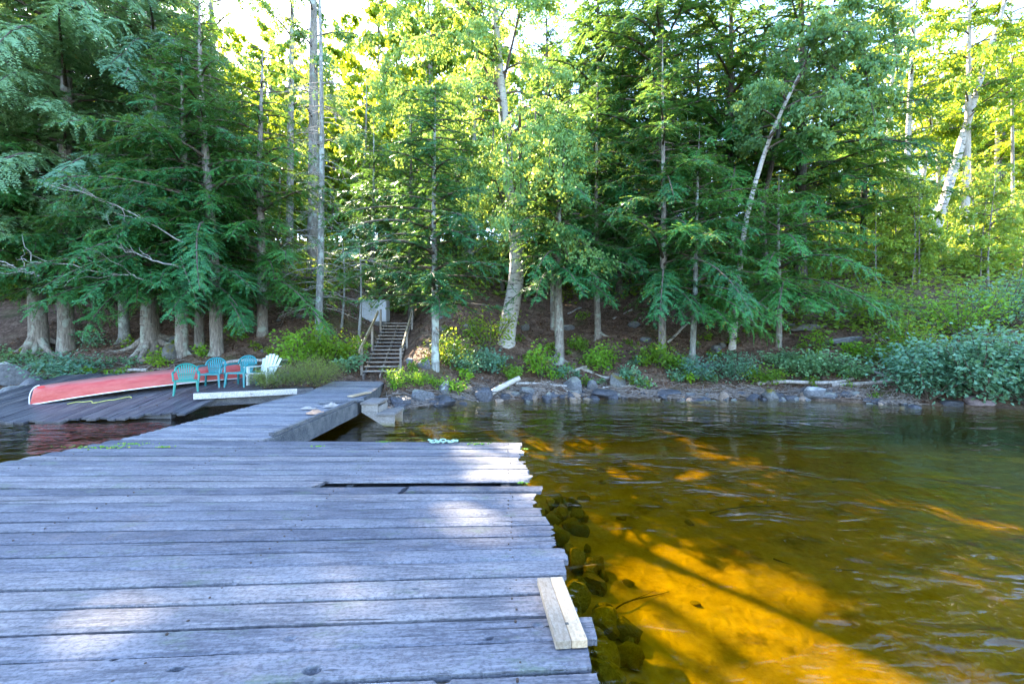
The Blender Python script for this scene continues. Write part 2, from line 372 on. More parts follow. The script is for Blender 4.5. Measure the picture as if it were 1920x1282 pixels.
# ------------------------------------------------------------------ planks
def plank(pl, pr, ql, qr, z, th, nx, ny, name, mat, parent, ragr=0, ragl=0, dents=(), seed=0, tilt=0., wob=.004):
    """a board between the lower edge pl-pr and upper edge ql-qr (xy), top at z, ends ragged, top slightly uneven"""
    r = np.random.default_rng(seed)
    pl, pr, ql, qr = (np.array(q, float) for q in (pl, pr, ql, qr))
    c = (pl+pr+ql+qr)/4; ax = (pr-pl)+(qr-ql); ax /= np.linalg.norm(ax); ay = np.array((-ax[1], ax[0]))
    u = np.linspace(0, 1, nx+1)[:, None]; v = np.linspace(0, 1, ny+1)[None]
    lo = pl[None]*(1-u)+pr[None]*u; hi = ql[None]*(1-u)+qr[None]*u
    eo = wob*np.cumsum(r.normal(size=(nx+1, 2)), 0)/np.sqrt(nx+1)*1.2
    eo -= eo.mean(0)
    lo = lo+ay*(eo[:, :1]+r.normal(size=(nx+1, 1))*wob*.25); hi = hi+ay*(eo[:, 1:]+r.normal(size=(nx+1, 1))*wob*.25)
    xy = lo[:, None]*(1-v[..., None])+hi[:, None]*v[..., None]
    if ragr: xy[-1] -= ax*(np.abs(r.normal(size=(ny+1, 1)))*ragr)
    if ragl: xy[0] += ax*(np.abs(r.normal(size=(ny+1, 1)))*ragl)
    zz = z+tilt*(u-.5)+0*v
    cup = -.004*np.abs(2*v-1)**3-.005*(np.abs(2*v-1) > .999)
    g = vnoise(u*7+seed*3.1, v*9+seed, 1.0)*.004+vnoise(u*40+seed*3.1, v*5+seed, 1.0)*.003
    zz = zz+cup+g
    X, Y = xy[..., 0], xy[..., 1]
    for dx, dy, rx, ry, dp in dents:
        k = np.exp(-(((X-dx)/rx)**2+((Y-dy)/ry)**2)**2); k2 = np.exp(-(((X-dx)/(2.1*rx))**2+((Y-dy)/(2.1*ry))**2))
        zz = zz+k2*.006-k*dp*2.2
    top = np.stack([X, Y, zz], -1); n1 = (nx+1)*(ny+1)
    bot = top[:, [0, -1]].copy(); bot[..., 2] = z-th+tilt*(u-.5)
    m = MB()
    idx = np.arange(n1).reshape(nx+1, ny+1); b = n1+np.arange(2*(nx+1)).reshape(nx+1, 2)
    F = [np.stack([idx[:-1, :-1], idx[1:, :-1], idx[1:, 1:], idx[:-1, 1:]], -1).reshape(-1, 4),
         np.stack([b[:-1, 0], b[1:, 0], idx[1:, 0], idx[:-1, 0]], -1), np.stack([idx[:-1, -1], idx[1:, -1], b[1:, 1], b[:-1, 1]], -1),
         np.stack([b[:-1, 1], b[1:, 1], b[1:, 0], b[:-1, 0]], -1)]
    V = np.vstack([top.reshape(-1, 3), bot.reshape(-1, 3)])
    m.add(V, np.vstack(F))
    e0 = [b[0, 0]]+list(idx[0])+[b[0, 1]]; e1 = [b[-1, 1]]+list(idx[-1][::-1])+[b[-1, 0]]
    m.F.append(np.array([e0])); m.F.append(np.array([e1]))
    # local frame: x along the board
    Rm = np.array([[ax[0], ax[1], 0], [-ax[1], ax[0], 0], [0, 0, 1]])
    m.V = [(np.vstack(m.V)-np.array((c[0], c[1], z)))@Rm.T]
    pw = np.array(parent.location) if parent else np.zeros(3)
    o = m.obj(name, mat, parent)
    o.location = Vector((c[0], c[1], z))-Vector(pw); o.rotation_euler = (0, 0, math.atan2(ax[1], ax[0]))
    return o

DZ = .45
dock = empty('dock', (-2.6, 2.6, 0), 'wide weathered grey plank dock filling the foreground with a ragged right end', 'dock')
def right_x(y): return .36-(y-1.8)*.057
def left_x(y): return np.interp(y, [-3, 5.0, 6.4], [-6.6, -5.78, -5.42])
yc = -1.6; lines = []
r0 = np.random.default_rng(11)
while yc < 6.22:
    lines.append(yc); yc += .19+r0.uniform(-.012, .012)
lines[-1] = 6.2
def yline(yc, x): return yc+(.105-.021*yc)*(x+1.0)
def knotpos(px, py):
    d = (CZ-DZ)*FPX/(py-641); return ((px-960)/FPX*d, d)
knots = [(*knotpos(585, 1258), .030, .018, .030), (*knotpos(330, 1256), .026, .014, .026), (*knotpos(830, 1268), .030, .022, .014),
         (*knotpos(917, 1195), .016, .009, .03), (*knotpos(545, 1198), .028, .018, .007), (*knotpos(1010, 1172), .026, .018, .008),
         (*knotpos(440, 1092), .02, .012, .006), (*knotpos(215, 1235), .018, .010, .02), (*knotpos(780, 1105), .018, .01, .008)]
for i in range(len(lines)-1):
    a, b = lines[i], lines[i+1]; g = .005+.005*r0.random()
    ym = (a+b)/2; xr = right_x(ym)+r0.normal()*.025+(.03 if 2.0 < ym < 2.75 else 0); xl = left_x(ym)+r0.normal()*.01
    near = ym < 3.4
    nx, ny = (150, 8) if .9 < ym < 3.4 else (60, 4)
    dn = [k for k in knots if yline(a, k[0]) < k[1] < yline(b, k[0])]
    if dn: nx, ny = 760, 20
    zt = DZ+r0.normal()*.003
    def seg(xa, xb, ca=0., cb=0., dz=0., rr=.03, rl=.01, nm='plank', th=.04):
        return plank((xa, yline(a, xa)+g+ca), (xb, yline(a, xb)+g+ca), (xa, yline(b, xa)-g-cb), (xb, yline(b, xb)-g-cb), zt+dz, th,
                     max(12, int(nx*(xb-xa)/6)), ny, nm, M['deck'], dock, rr, rl, dn, seed=i*7+int(abs(xb)*10), tilt=r0.normal()*.004)
    if abs(ym-4.36) < .1:       # the board with a long rotten slot in front of it
        seg(xl, -1.82); seg(-1.80, xr, ca=.11, rr=.05, rl=.06, th=.014)
        m = MB(); m.beam((-1.9+2.6, yline(a, -1.9)+.22-2.6, DZ-.085), (xr-.10+2.6, yline(a, xr)+.22-2.6, DZ-.085), .56, .03); m.obj('slot_dark_backing', M['ramp'], dock)  # added dark sheet under the slot, its colour standing in for shade below
    elif abs(ym-4.17) < .095:   # short replacement piece lying a little proud
        seg(xl, -.98); seg(-.96, xr+.03, ca=.012, cb=.012, dz=.012, rr=.02, rl=.02)
    else:
        seg(xl, xr, rr=.035 if ym < 6 else .008)
for (x, w) in ((.02, .09), (-1.5, .06), (-3.3, .06), (-5.2, .09)):
    m = MB(); m.beam((x+.06+2.6, -1.8-2.6, DZ-.15), (x-.12+2.6, 6.1-2.6, DZ-.15), w, .2); m.obj('joist', M['fascia'], dock)
for x in (-.12, -2.6, -5.1):
    for y in (.6, 5.9):
        m = MB(); zb = T1(x, y)-.2
        m.tube([(x+2.6, y-2.6, zb), (x+2.6, y-2.6, DZ-.05)], .11, 10); m.obj('post', M['bark_dark'], dock, smooth=True)
m = MB()
for i in range(len(lines)-1):
    for x in (.06, -1.53, -3.32, -5.2):
        for f in (.25, .75):
            yy = yline(lines[i]*(1-f)+lines[i+1]*f, x); q = x+r0.normal()*.012-.02*yy
            if yy > .8 and r0.random() < .85: m.tube([(q, yy, DZ-.01), (q, yy, DZ+.0045)], .005+.002*r0.random(), 6)
m.V = [np.vstack(m.V)-np.array((-2.6, 2.6, 0))]; o = m.obj('nail_head', M['nail'], dock); o['kind'] = 'stuff'
# moss tufts on the dock edge
mm = MB()
for px, py, sx, sy, nn in ((60, 0, 0, 0, 0),)[:0]+((190, 838, .5, .1, 60), (250, 832, .3, .06, 40), (310, 838, .12, .04, 25), (720, 826, .1, .03, 20), (900, 832, .15, .05, 30), (985, 842, .05, .03, 14), (600, 837, .1, .03, 16), (980, 905, .05, .03, 10)):
    d = (CZ-DZ)*FPX/(py-641); cx = (px-960)/FPX*d
    for k in range(nn):
        x, y = cx+rng.normal()*sx*.5, min(d+rng.normal()*sy*.5, 6.15); s = rng.uniform(.008, .022); a = rng.uniform(0, 6.3)
        q = np.array([(np.cos(a+t), np.sin(a+t), 0) for t in (0, 2.1, 4.2)])*s
        mm.add(np.vstack([q+(x, y, DZ+.002), [(x, y, DZ+.014)]]), [(0, 1, 3), (1, 2, 3), (2, 0, 3)], rng.random())
tag(mm.obj('moss', M['brightleaf'], tintattr=True), kind='stuff')

# ------------------------------------------------------------------ walkway
wk = empty('walkway', (-4.6, 10, 0), 'grey plank walkway running from the dock to the foot of the stairs', 'walkway')
y = 6.30; k = 0; r1 = np.random.default_rng(5)
wl = lambda y: np.interp(y, [6.3, 14.2], [-5.42, -5.5]); wr = lambda y: np.interp(y, [6.3, 10.2, 14.2], [-3.42, -3.52, -3.95])
zw = lambda y: np.interp(y, [6.3, 12, 14.2], [.46, .47, .60])
while y < 14.1:
    w = .14+r1.uniform(-.008, .008)
    plank((wl(y)+r1.normal()*.012, y+.004), (wr(y)+r1.normal()*.006, y+.004-.03), (wl(y)+r1.normal()*.012, y+w-.004), (wr(y)+r1.normal()*.006, y+w-.004-.03), float(zw(y))+r1.normal()*.002, .038, 14, 2,
          'plank', M['walk'], wk, .004, .004, seed=500+k, wob=.002)
    y += w; k += 1
def wkb(nm, a, b, w, h, mat):
    m = MB(); o = np.array((-4.6, 10, 0)); m.beam(np.array(a)-o, np.array(b)-o, w, h); return m.obj(nm, mat, wk)
wkb('fascia_board', (-3.40, 6.32, .29), (-3.49, 10.2, .30), .045, .30, M['fascia'])
wkb('fascia_board', (-3.49, 10.22, .30), (-3.92, 14.1, .42), .045, .28, M['fascia'])
wkb('fascia_board', (-5.40, 6.32, .29), (-5.46, 14.0, .38), .045, .26, M['fascia'])
wkb('curb_board', (-3.44, 6.5, .485), (-3.53, 10.2, .495), .07, .035, M['fascia'])
wkb('stringer', (-4.4, 6.4, .3), (-4.6, 14, .36), .09, .22, M['fascia'])
# two-step unit on its right side
st = empty('water_steps', (-3.38, 10.6, 0), 'small two tread wooden steps fixed to the right side of the walkway', 'steps')
def stp(nm, c, s, rz=0):
    m = MB(); m.box(c, s, rz); return m.obj(nm, M['stairs'], st)
for yy in (-.36, .36):
    m = MB(); v = [(0, yy-.02, .40), (.36, yy-.02, .40), (.36, yy-.02, .16), (.74, yy-.02, .16), (.74, yy-.02, -.10), (.52, yy-.02, -.10), (0, yy-.02, .22)]
    v2 = [(a, b+.04, c) for a, b, c in v]; n = len(v)
    m.add(v+v2, [tuple(range(n))]); m.F.append(np.array([tuple(range(2*n-1, n-1, -1))])); m.F.append(np.array([(i, n+i, n+(i+1) % n, (i+1) % n) for i in range(n)])[:, ::-1])
    m.obj('side_panel', M['stairs'], st)
stp('tread', (.18, 0, .425), (.40, .84, .045)); stp('tread', (.56, 0, .185), (.40, .84, .045)); stp('riser', (.375, 0, .28), (.025, .66, .14))

# ------------------------------------------------------------------ ramp with its boards, white-edged platform
rp = empty('boat_ramp', (-9.4, 12, 0), 'dark wet plank slipway sloping down into the water under the red canoe', 'boat ramp')
RZ = lambda y: .045+.205*(y-10.1)
r2 = np.random.default_rng(9); x = -13.6; k = 0
while x < -6.9:
    w = .20+r2.uniform(-.015, .015)
    ya = 10.05 if x < -10.0 else (10.25 if x < -8.6 else 10.55)
    if x > -7.6: ya = 11.7+(x+7.6)*.9
    ya += r2.normal()*.05; yb = 13.9+r2.normal()*.06
    L = math.hypot(yb-ya, RZ(yb)-RZ(ya))
    m = MB(); n = 16; u = np.linspace(0, 1, n+1)
    xl = np.stack([u*L, np.zeros(n+1)+.006+r2.normal(size=n+1)*.003, 0*u], 1); xh = np.stack([u*L, np.zeros(n+1)+w-.006+r2.normal(size=n+1)*.003, 0*u], 1)
    zt = vnoise(u*9+k, u*0+k, 1)*.006
    xl[:, 2] += zt; xh[:, 2] += zt+r2.normal()*.002
    xl[0, 0] += r2.random()*.04; xh[0, 0] += r2.random()*.04
    V = np.vstack([xl, xh, xl-(0, 0, .045), xh-(0, 0, .045)]); N = n+1; i = np.arange(n)
    m.add(V, np.vstack([np.stack([i, i+1, N+i+1, N+i], 1), np.stack([2*N+i, 2*N+i+1, i+1, i], 1), np.stack([N+i, N+i+1, 3*N+i+1, 3*N+i], 1), np.stack([3*N+i, 3*N+i+1, 2*N+i+1, 2*N+i], 1),
              [(2*N, 0, N, 3*N), (n, 2*N+n, 3*N+n, N+n)]]))
    o = m.obj('plank', M['ramp'], rp)
    o.location = (x+w+9.4, ya-12, RZ(ya)+r2.normal()*.004); o.rotation_euler = Matrix(((0, -1, 0), (math.cos(math.atan(.205)), 0, 0), (0, 0, 1))).to_euler()
    o.rotation_euler = (0, -math.atan(.205), R(90)) ; o.rotation_mode = 'XYZ'
    x += w; k += 1
for yy in (10.75, 12.3, 13.7):
    m = MB(); m.beam((-13.4+9.4, yy-12, RZ(yy)-.115), (-7.1+9.4 if yy > 11.5 else -8+9.4, yy-12, RZ(yy)-.115), .14, .12); m.obj('crossbeam', M['ramp'], rp)
pf = empty('platform', (-6.7, 12.0, 0), 'low board platform with a flaking white front edge between the ramp and the walkway', 'platform')
a = np.array((-7.95, 11.35)); b = np.array((-5.56, 12.75)); dd = (b-a)/np.linalg.norm(b-a); nn = np.array((-dd[1], dd[0]))
for j in range(3):
    q0 = a+nn*(.04+.19*j); q1 = b+nn*(.04+.19*j)
    plank(q0+nn*.005, q1+nn*.005, q0+nn*.185, q1+nn*.185, .515, .04, 14, 2, 'plank', M['ramp'], pf, .01, .01, seed=900+j)
for nm, off, mat in (('front_edge', .02, M['whiteedge']),):
    m = MB(); o3 = np.array((-6.7, 12, 0)); q0 = np.append(a+nn*off, .44)-o3; q1 = np.append(a+nn*off+dd*2.35, .44)-o3; m.beam(q0, q1, .04, .15); m.obj(nm, mat, pf)
    m = MB(); m.beam(q1+np.append(dd*.003, 0), np.append(b+nn*off, .44)-o3, .04, .15); m.obj('end_board', M['ramp'], pf)
m = MB(); m.beam(np.append(a+nn*.3+dd*.1, .30)-o3, np.append(b+nn*.3-dd*.1, .30)-o3, .2, .3); m.obj('sill_beam', M['ramp'], pf)

# ------------------------------------------------------------------ canoe
def build_canoe():
    bow = np.array((-11.9, 11.22)); stern = np.array((-7.95, 13.62)); d = stern-bow; L = np.linalg.norm(d)
    root = empty('canoe', (*((bow+stern)/2), RZ((bow[1]+stern[1])/2)-.03), 'upturned faded red canoe with white gunwales lying on the slipway', 'canoe', rz=0)
    root.rotation_euler = (0, -math.atan(.205)*.52, math.atan2(d[1], d[0]))
    n = 41; s = np.linspace(-1, 1, n); k = 12; rows = []
    for si in s:
        a = abs(si); hb = .44*(1-a**2.3)**.8+.012
        gz = .10*(1-a**2.0)+.0
        e = max(0, (a-.90)/.10); kz = gz+(.50-.06*a**2-gz)*math.sqrt(max(0, 1-e**2.2))+.012*(a > .99)
        th = np.linspace(0, np.pi, k+1)
        cx = np.sign(np.cos(th))*np.abs(np.cos(th))**.62*hb; cz = gz+(kz-gz)*np.abs(np.sin(th))**.75
        rows.append(np.stack([np.full(k+1, si*L/2), cx, cz], 1))
    rows = np.array(rows); i = (np.arange(n-1)[:, None]*(k+1)+np.arange(k)[None]).ravel()
    m = MB(); m.add(rows.reshape(-1, 3), np.stack([i, i+k+1, i+k+2, i+1], 1)[:, ::-1]); hull = m.obj('hull', M['canoe'], root, smooth=True)
    for c in (0, -1):
        m = MB(); p = rows[:, c].copy(); p[:, 1] *= 1.03; m.tube(p, .017, 6); m.obj('gunwale', M['gun'], root, smooth=True)
    for e, nm in ((0, 'bow_trim'), (-1, 'bow_trim')):
        prof = []
        sg = -1 if e == 0 else 1
        for a in np.linspace(.90, 1, 12):
            q = (a-.9)/.1; gz = .10*(1-a**2); kz = gz+(.50-.06*a*a-gz)*math.sqrt(max(0, 1-q**2.2)); prof.append((sg*a*L/2+sg*.012, 0, kz+.004))
        m = MB(); m.tube(prof, .013, 6); m.obj(nm, M['gun'], root, smooth=True)
    m = MB(); m.beam((-L*.12, -.42, .11), (-L*.12, .42, .11), .07, .02); m.obj('thwart', M['stairs'], root)
    m = MB(); th = np.linspace(0, 2*np.pi, 13)[:-1]
    # patch hugging the hull near the bow, on the camera side
    pts = []
    for t in th:
        si = -.885+.035*math.cos(t); a = abs(si); hb = .44*(1-a**2.3)**.8+.012; gz = .10*(1-a*a); kz = gz+(.50-.06*a*a-gz)
        ang = np.pi-(1.05+.16*math.sin(t)); pts.append((si*L/2, -abs(math.cos(ang))**.62*hb-.004, gz+(kz-gz)*math.sin(ang)**.75+.006))
    m.add(pts, [tuple(range(12))]); m.obj('repair_patch', M['redpatch'], root)
    return root
build_canoe()
m = MB(); pts = []
for t in np.linspace(0, 1, 26):
    x = -10.9+1.2*t; yy = 11.15+.45*t+.10*math.sin(t*9)+.05*math.sin(t*23); pts.append((x, yy, RZ(yy)+.022))
m.tube(pts, .011, 5); tag(m.obj('rope', M['yrope'], smooth=True), 'thin yellowish rope lying in a curl on the slipway beside the canoe', 'rope')

# ------------------------------------------------------------------ chairs
def arc_pts(f, n): return np.array([f(t) for t in np.linspace(0, 1, n)])
def mono_chair(name, loc, rz, mat, label, round_back=True, sc_=1.0):
    root = empty(name, loc, label, 'chair', 'garden chairs on the slipway', rz); root.scale = (sc_*.92,)*3
    m = MB(); n = 8
    for i in range(n):        # seat with slight dish
        x = -.23+.46*(i+.5)/n; m.box((x, 0, .40-.012*math.cos((i-3.5)/4)), (.05, .46, .022))
    m.box((0, -.235, .393), (.50, .03, .05)); m.box((0, .235, .395), (.46, .03, .04)); m.obj('seat', mat, root)
    for sx in (-1, 1):
        for sy in (-1, 1):
            m = MB(); m.tube([(sx*.25, sy*.24+.0, .40), (sx*.265, sy*.265, .2), (sx*.285, sy*.29, 0)], [.034, .030, .024], 6); m.obj('leg', mat, root)
    # rounded back with fan slats, leaning backwards (+y)
    m = MB(); ring = []
    for t in np.linspace(0, np.pi, 17):
        hx = .27*math.cos(t); hz = .62+.24*math.sin(t)**.8 if math.sin(t) > 0 else .62
        ring.append((hx, .25+.10*(hz-.4)/.45-.03*abs(math.cos(t)), hz))
    m.tube(ring, .022, 6)
    for j in range(9):
        u = (j-4)/4; x0 = .15*u; x1 = .235*u; zt = .62+.24*math.sqrt(max(0, 1-(x1/.27)**2))**.9
        m.beam((x0, .225, .40), (x1, .25+.10*(zt-.4)/.45, zt), .034, .012, up=(0, 1, 0))
    m.beam((-.2, .24, .58), (.2, .24, .58), .02, .03); m.obj('backrest', mat, root)
    for sx in (-1, 1):
        m = MB(); m.tube([(sx*.27, .29, .63), (sx*.30, .10, .635), (sx*.305, -.16, .625), (sx*.30, -.25, .58), (sx*.285, -.27, .40)], [.022, .027, .028, .026, .024], 6); m.obj('armrest', mat, root)
    return root
def on_ramp(px, d): return ((px-960)/FPX*d, d, RZ(d)+.012)
mono_chair('plastic_chair', on_ramp(349, 11.9), R(35), M['teal'], 'teal slatted plastic chair nearest the canoe bow, standing closest to the water')
mono_chair('plastic_chair', on_ramp(398, 12.55), R(14), M['blue'], 'blue-teal plastic chair standing second in the row, between two others')
mono_chair('plastic_chair', on_ramp(452, 12.6), R(-4), M['blue'], 'tall-backed blue plastic chair with fan slats standing beside the white chair', sc_=1.06)
def adirondack(loc, rz):
    root = empty('adirondack_chair', loc, 'white plastic fan-backed lounge chair half hidden by the round bush', 'chair', 'garden chairs on the slipway', rz)
    for j in range(6):
        u = (j-2.5)/2.5; zt = .92-.14*u*u
        m = MB(); m.beam((.17*u, .16, .25), (.27*u, .46, zt), .078, .022, up=(0, 1, 0)); m.obj('slat', M['white'], root)
    m = MB()
    for j in range(6): yy = -.28+.09*j; m.box((0, yy, .36-.022*j), (.50, .08, .02))
    m.obj('seat', M['white'], root)
    for sx in (-1, 1):
        m = MB(); m.box((sx*.33, -.02, .545), (.13, .66, .025)); m.obj('armrest', M['white'], root)
        m = MB(); m.box((sx*.30, -.28, .27), (.035, .10, .54)); m.obj('leg', M['white'], root)
        m = MB(); m.beam((sx*.265, -.30, .33), (sx*.265, .5, .02), .03, .11); m.obj('leg', M['white'], root)
    m = MB(); m.beam((-.28, .33, .56), (.28, .33, .56), .04, .05); m.obj('back_brace', M['white'], root)
    return root
cx, cyy, _ = on_ramp(494, 12.75); adirondack((cx, cyy, RZ(12.75)+.02), R(-4)).scale = (.92,)*3

# ------------------------------------------------------------------ stairs, cabinet, cabin
stairs = empty('stairs', (-4.5, 15.7, 0), 'grey open-tread wooden stairs with leaning handrails climbing the bank', 'stairs')
B0, B1 = np.array((-4.52, 15.7, .80)), np.array((-5.02, 20.0, 2.62)); o3 = np.array((-4.5, 15.7, 0))
dirxy = (B1-B0)[:2]/np.linalg.norm((B1-B0)[:2]); sx = np.array((dirxy[1], -dirxy[0], 0))
for i in range(14):
    c = B0+(B1-B0)*i/13
    m = MB(); m.beam(c-sx*.60-o3, c+sx*.60-o3, .24, .042); m.obj('tread', M['stairs'], stairs)
for u in (-.55, 0, .55):
    m = MB(); m.beam(B0+sx*u-o3-(0, 0, .16)-np.append(dirxy*.2, .08), B1+sx*u-o3-(0, 0, .16), .045, .20); m.obj('stringer', M['stairs'], stairs)
def stair_at(t): return B0+(B1-B0)*t
for u, t0, t1, h in ((-.66, -.04, .80, .74), (.66, .05, .80, .74)):
    m = MB(); a_ = stair_at(t0)+sx*u*1.05+(0, 0, h); b_ = stair_at(t1)+sx*u*1.05+(0, 0, h+.06); m.beam(a_-o3, b_-o3, .05, .13); m.obj('handrail', M['rail'], stairs)
    for t in (.02, .46, .9):
        m = MB(); c = stair_at(t)+sx*u; m.box(c-o3+(0, 0, .28), (.075, .075, .95)); m.obj('post', M['stairs'], stairs)
cab = empty('utility_cabinet', (-6.15, 20.6, 2.72), 'pale grey-white utility cabinet standing on the bank left of the stair top', 'cabinet')
m = MB(); m.box((0, 0, .45), (1.08, .62, .90)); m.obj('body', M['cabinet'], cab)
m = MB(); m.box((.05, -.325, .46), (.92, .024, .80)); m.obj('door', M['cabinet'], cab)
m = MB(); m.box((0, -.01, .925), (1.14, .70, .05)); m.obj('lid', M['cabinet'], cab)
m = MB(); m.box((0, 0, -.1), (1.2, .8, .2)); m.obj('base', M['rockmoss'], cab)
hb = np.array((10.3, 37.0, 9.2))
cabin = empty('cabin', hb, 'white cabin with a railed porch glimpsed through the hemlocks', 'cabin')
m = MB(); m.box((1.0, 2.5, 1.3), (8, 4, 2.6)); m.obj('wall', M['cabin'], cabin)
m = MB(); m.add([(-3.4, 0, 2.6), (5.4, 0, 2.6), (5.4, 5, 2.6), (-3.4, 5, 2.6), (-3.4, 2.5, 4.3), (5.4, 2.5, 4.3)], [(0, 1, 5, 4), (2, 3, 4, 5), (3, 2, 1, 0)]); m.F.append(np.array([(1, 2, 5), (3, 0, 4)])); m.obj('roof', M['roof'], cabin)
m = MB(); m.box((1, -.4, -.05), (8.4, 2.0, .12)); m.obj('porch_floor', M['cabin'], cabin)
rl = None
m = MB(); m.box((1, -1.36, 1.0), (8.4, .08, .10)); m.box((1, -1.36, .15), (8.4, .06, .06)); rl = m.obj('railing', M['cabin'], cabin)
for i in range(5):
    m = MB(); m.box((-3.1+2.05*i, -1.36, 1.25), (.12, .12, 2.6)); m.obj('porch_post', M['cabin'], cabin)
m = MB()
for i in range(40): m.box((-3.1+.21*i, -1.36, .57), (.035, .03, .8))
bo = m.obj('baluster', M['cabin'], rl); bo['kind'] = 'stuff'
for i in range(3):
    m = MB(); m.box((-1.6+2.6*i, .49, 1.45), (1.0, .06, 1.1)); f = m.obj('window', M['glass'], cabin)
    m = MB(); m.box((-1.6+2.6*i, .46, 2.03), (1.2, .05, .08)); m.box((-1.6+2.6*i, .46, .87), (1.2, .05, .08)); m.obj('frame', M['cabin'], f)

# ------------------------------------------------------------------ loose boards, rope, rags on the dock and walkway
def deck_pt(px, py, z=DZ):
    d = (CZ-z)*FPX/(py-641); return np.array(((px-960)/FPX*d, d, z))
a = deck_pt(1031, 1079, DZ+.05); b = deck_pt(1072, 1197, DZ+.05); dv = (b-a)/np.linalg.norm(b-a); sv = np.array((dv[1], -dv[0], 0))
lb = empty('loose_board', (*((a+b)/2)[:2], DZ+.006), 'short pale new lumber offcut lying across the ragged right edge of the dock', 'board')
lb.rotation_euler = (0, 0, math.atan2(dv[1], dv[0]))
L = np.linalg.norm(b-a)
for s_, w_, nm in ((-.036, .070, 'half'), (.036, .070, 'half')):
    m = MB(); m.box((0, s_, .019), (L, w_, .038)); o = m.obj('lumber_strip', M['newwood'], lb)
    bv = o.modifiers.new('b', 'BEVEL'); bv.width = .003; bv.segments = 1
m = MB(); m.box((L*.28, .004, .0383), (.016, .016, .002)); m.obj('screw_head', M['bark_dark'], lb)
m = MB(); pts = []
for t in np.linspace(0, 1, 60):
    p = deck_pt(806+54*t, 826); pts.append((p[0]+.03*math.sin(t*61+1), 6.09+.05*math.sin(t*29)+.04*math.sin(t*53), DZ+.016+.022*abs(math.sin(t*8+.5)*math.sin(t*17))))
m.tube(pts, .010, 6); tag(m.obj('rope', M['rope'], smooth=True), 'pale mint green rope bunched along the far edge of the dock', 'rope')
for px, py, L, w, rz, mat, lab in ((675, 741, .9, .16, 80, 'newwood', 'short pale board lying lengthwise on the walkway near the water steps'),
                                   (640, 754, .95, .10, 25, 'walk', 'thin grey board lying across the walkway beside the steps')):
    p = deck_pt(px, py, .475); m = MB(); m.box((0, 0, .02), (L, w, .03)); o = m.obj('loose_board', M[mat]); o.location = p+(0, 0, .01); o.rotation_euler = (0, 0, R(rz)); tag(o, lab, 'board')
def lump(name, p, sx, sy, sz, mat, label, cat, seed):
    r = np.random.default_rng(seed); th = np.linspace(0, 2*np.pi, 15)[:-1]; V = []; rings = 5
    for i in range(rings):
        q = i/(rings-1); rr = np.cos(q*1.5)*(1+.25*r.normal(size=14)); V.append(np.stack([np.cos(th)*rr*sx, np.sin(th)*rr*sy, np.full(14, q*sz)*(1+.3*r.normal(size=14))], 1))
    V = np.vstack(V); i = (np.arange(rings-1)[:, None]*14+np.arange(14)[None]).ravel(); j = (np.arange(rings-1)[:, None]*14+((np.arange(14)+1) % 14)[None]).ravel()
    m = MB(); m.add(V, np.stack([i, j, j+14, i+14], 1)); m.F.append(np.array([tuple(range(14*(rings-1), 14*rings))]))
    o = m.obj(name, mat, smooth=True); o.location = p; tag(o, label, cat); return o
p = deck_pt(592, 775, .48); lump('work_glove', p, .16, .09, .07, M['tan'], 'crumpled tan glove on the walkway planks', 'glove', 1)
p = deck_pt(580, 766, .48); lump('rag', p, .16, .07, .04, M['rag'], 'small pale crumpled rag on the walkway behind the tan glove', 'rag', 2)
p = deck_pt(622, 762, .48); lump('rag', p, .16, .09, .07, M['rag'], 'larger pale crumpled rag on the walkway near its right edge', 'rag', 3)

# ------------------------------------------------------------------ rocks
import bmesh
def rock_mesh(seed, ang=.5):
    bm = bmesh.new(); bmesh.ops.create_icosphere(bm, subdivisions=3, radius=1)
    r = np.random.default_rng(seed); pl = r.normal(size=(9, 3)); pl /= np.linalg.norm(pl, axis=1)[:, None]; off = r.uniform(.42, .88, 9); ph = r.uniform(0, 6, 6)
    for v in bm.verts:
        c = np.array(v.co)
        for k in range(9):
            dd = c@pl[k]-off[k]
            if dd > 0: c = c-pl[k]*dd*(.75+.22*ang)
        c = c*(1+.05*math.sin(5*c[0]+ph[0])*math.sin(6*c[1]+ph[1])+.03*math.sin(13*c[2]+ph[2]+4*c[0])+.02*math.sin(21*c[1]+ph[3]))
        v.co = c
    me = bpy.data.meshes.new('rock'); bm.to_mesh(me); bm.free()
    me.polygons.foreach_set('use_smooth', np.full(len(me.polygons), True)); me.set_sharp_from_angle(angle=R(32))
    return me
RM = {}
def rock(px, py, w, h, mat, label, group=None, dpt=None, seed=0, pos=None, rz=None, name='rock', sink=.25):
    key = (seed % 7, mat)
    if key not in RM: RM[key] = rock_mesh(seed % 7, .9 if seed % 2 else .4); RM[key].materials.append(M[mat])
    if pos is None:
        p = hit(px, py) if dpt is None else P(px, py, dpt)
        d = p[1]; w = w*d/FPX; h = h*d/FPX
    else: p = np.array(pos)
    o = link(name, RM[key]); rr = random.Random(seed*13+5)
    h = min(h, w*.8)*.9; o.scale = (w/2/.72, w/2*rr.uniform(.8, 1.15), h/2*(1+sink)/.72); o.rotation_euler = (rr.uniform(-.15, .15), rr.uniform(-.15, .15), rr.uniform(0, 6.3) if rz is None else rz)
    if pos is None: p = p+np.array((0, w*.2, h*.5*(1-sink)-.02))
    o.location = p; return tag(o, label, 'rock', group)
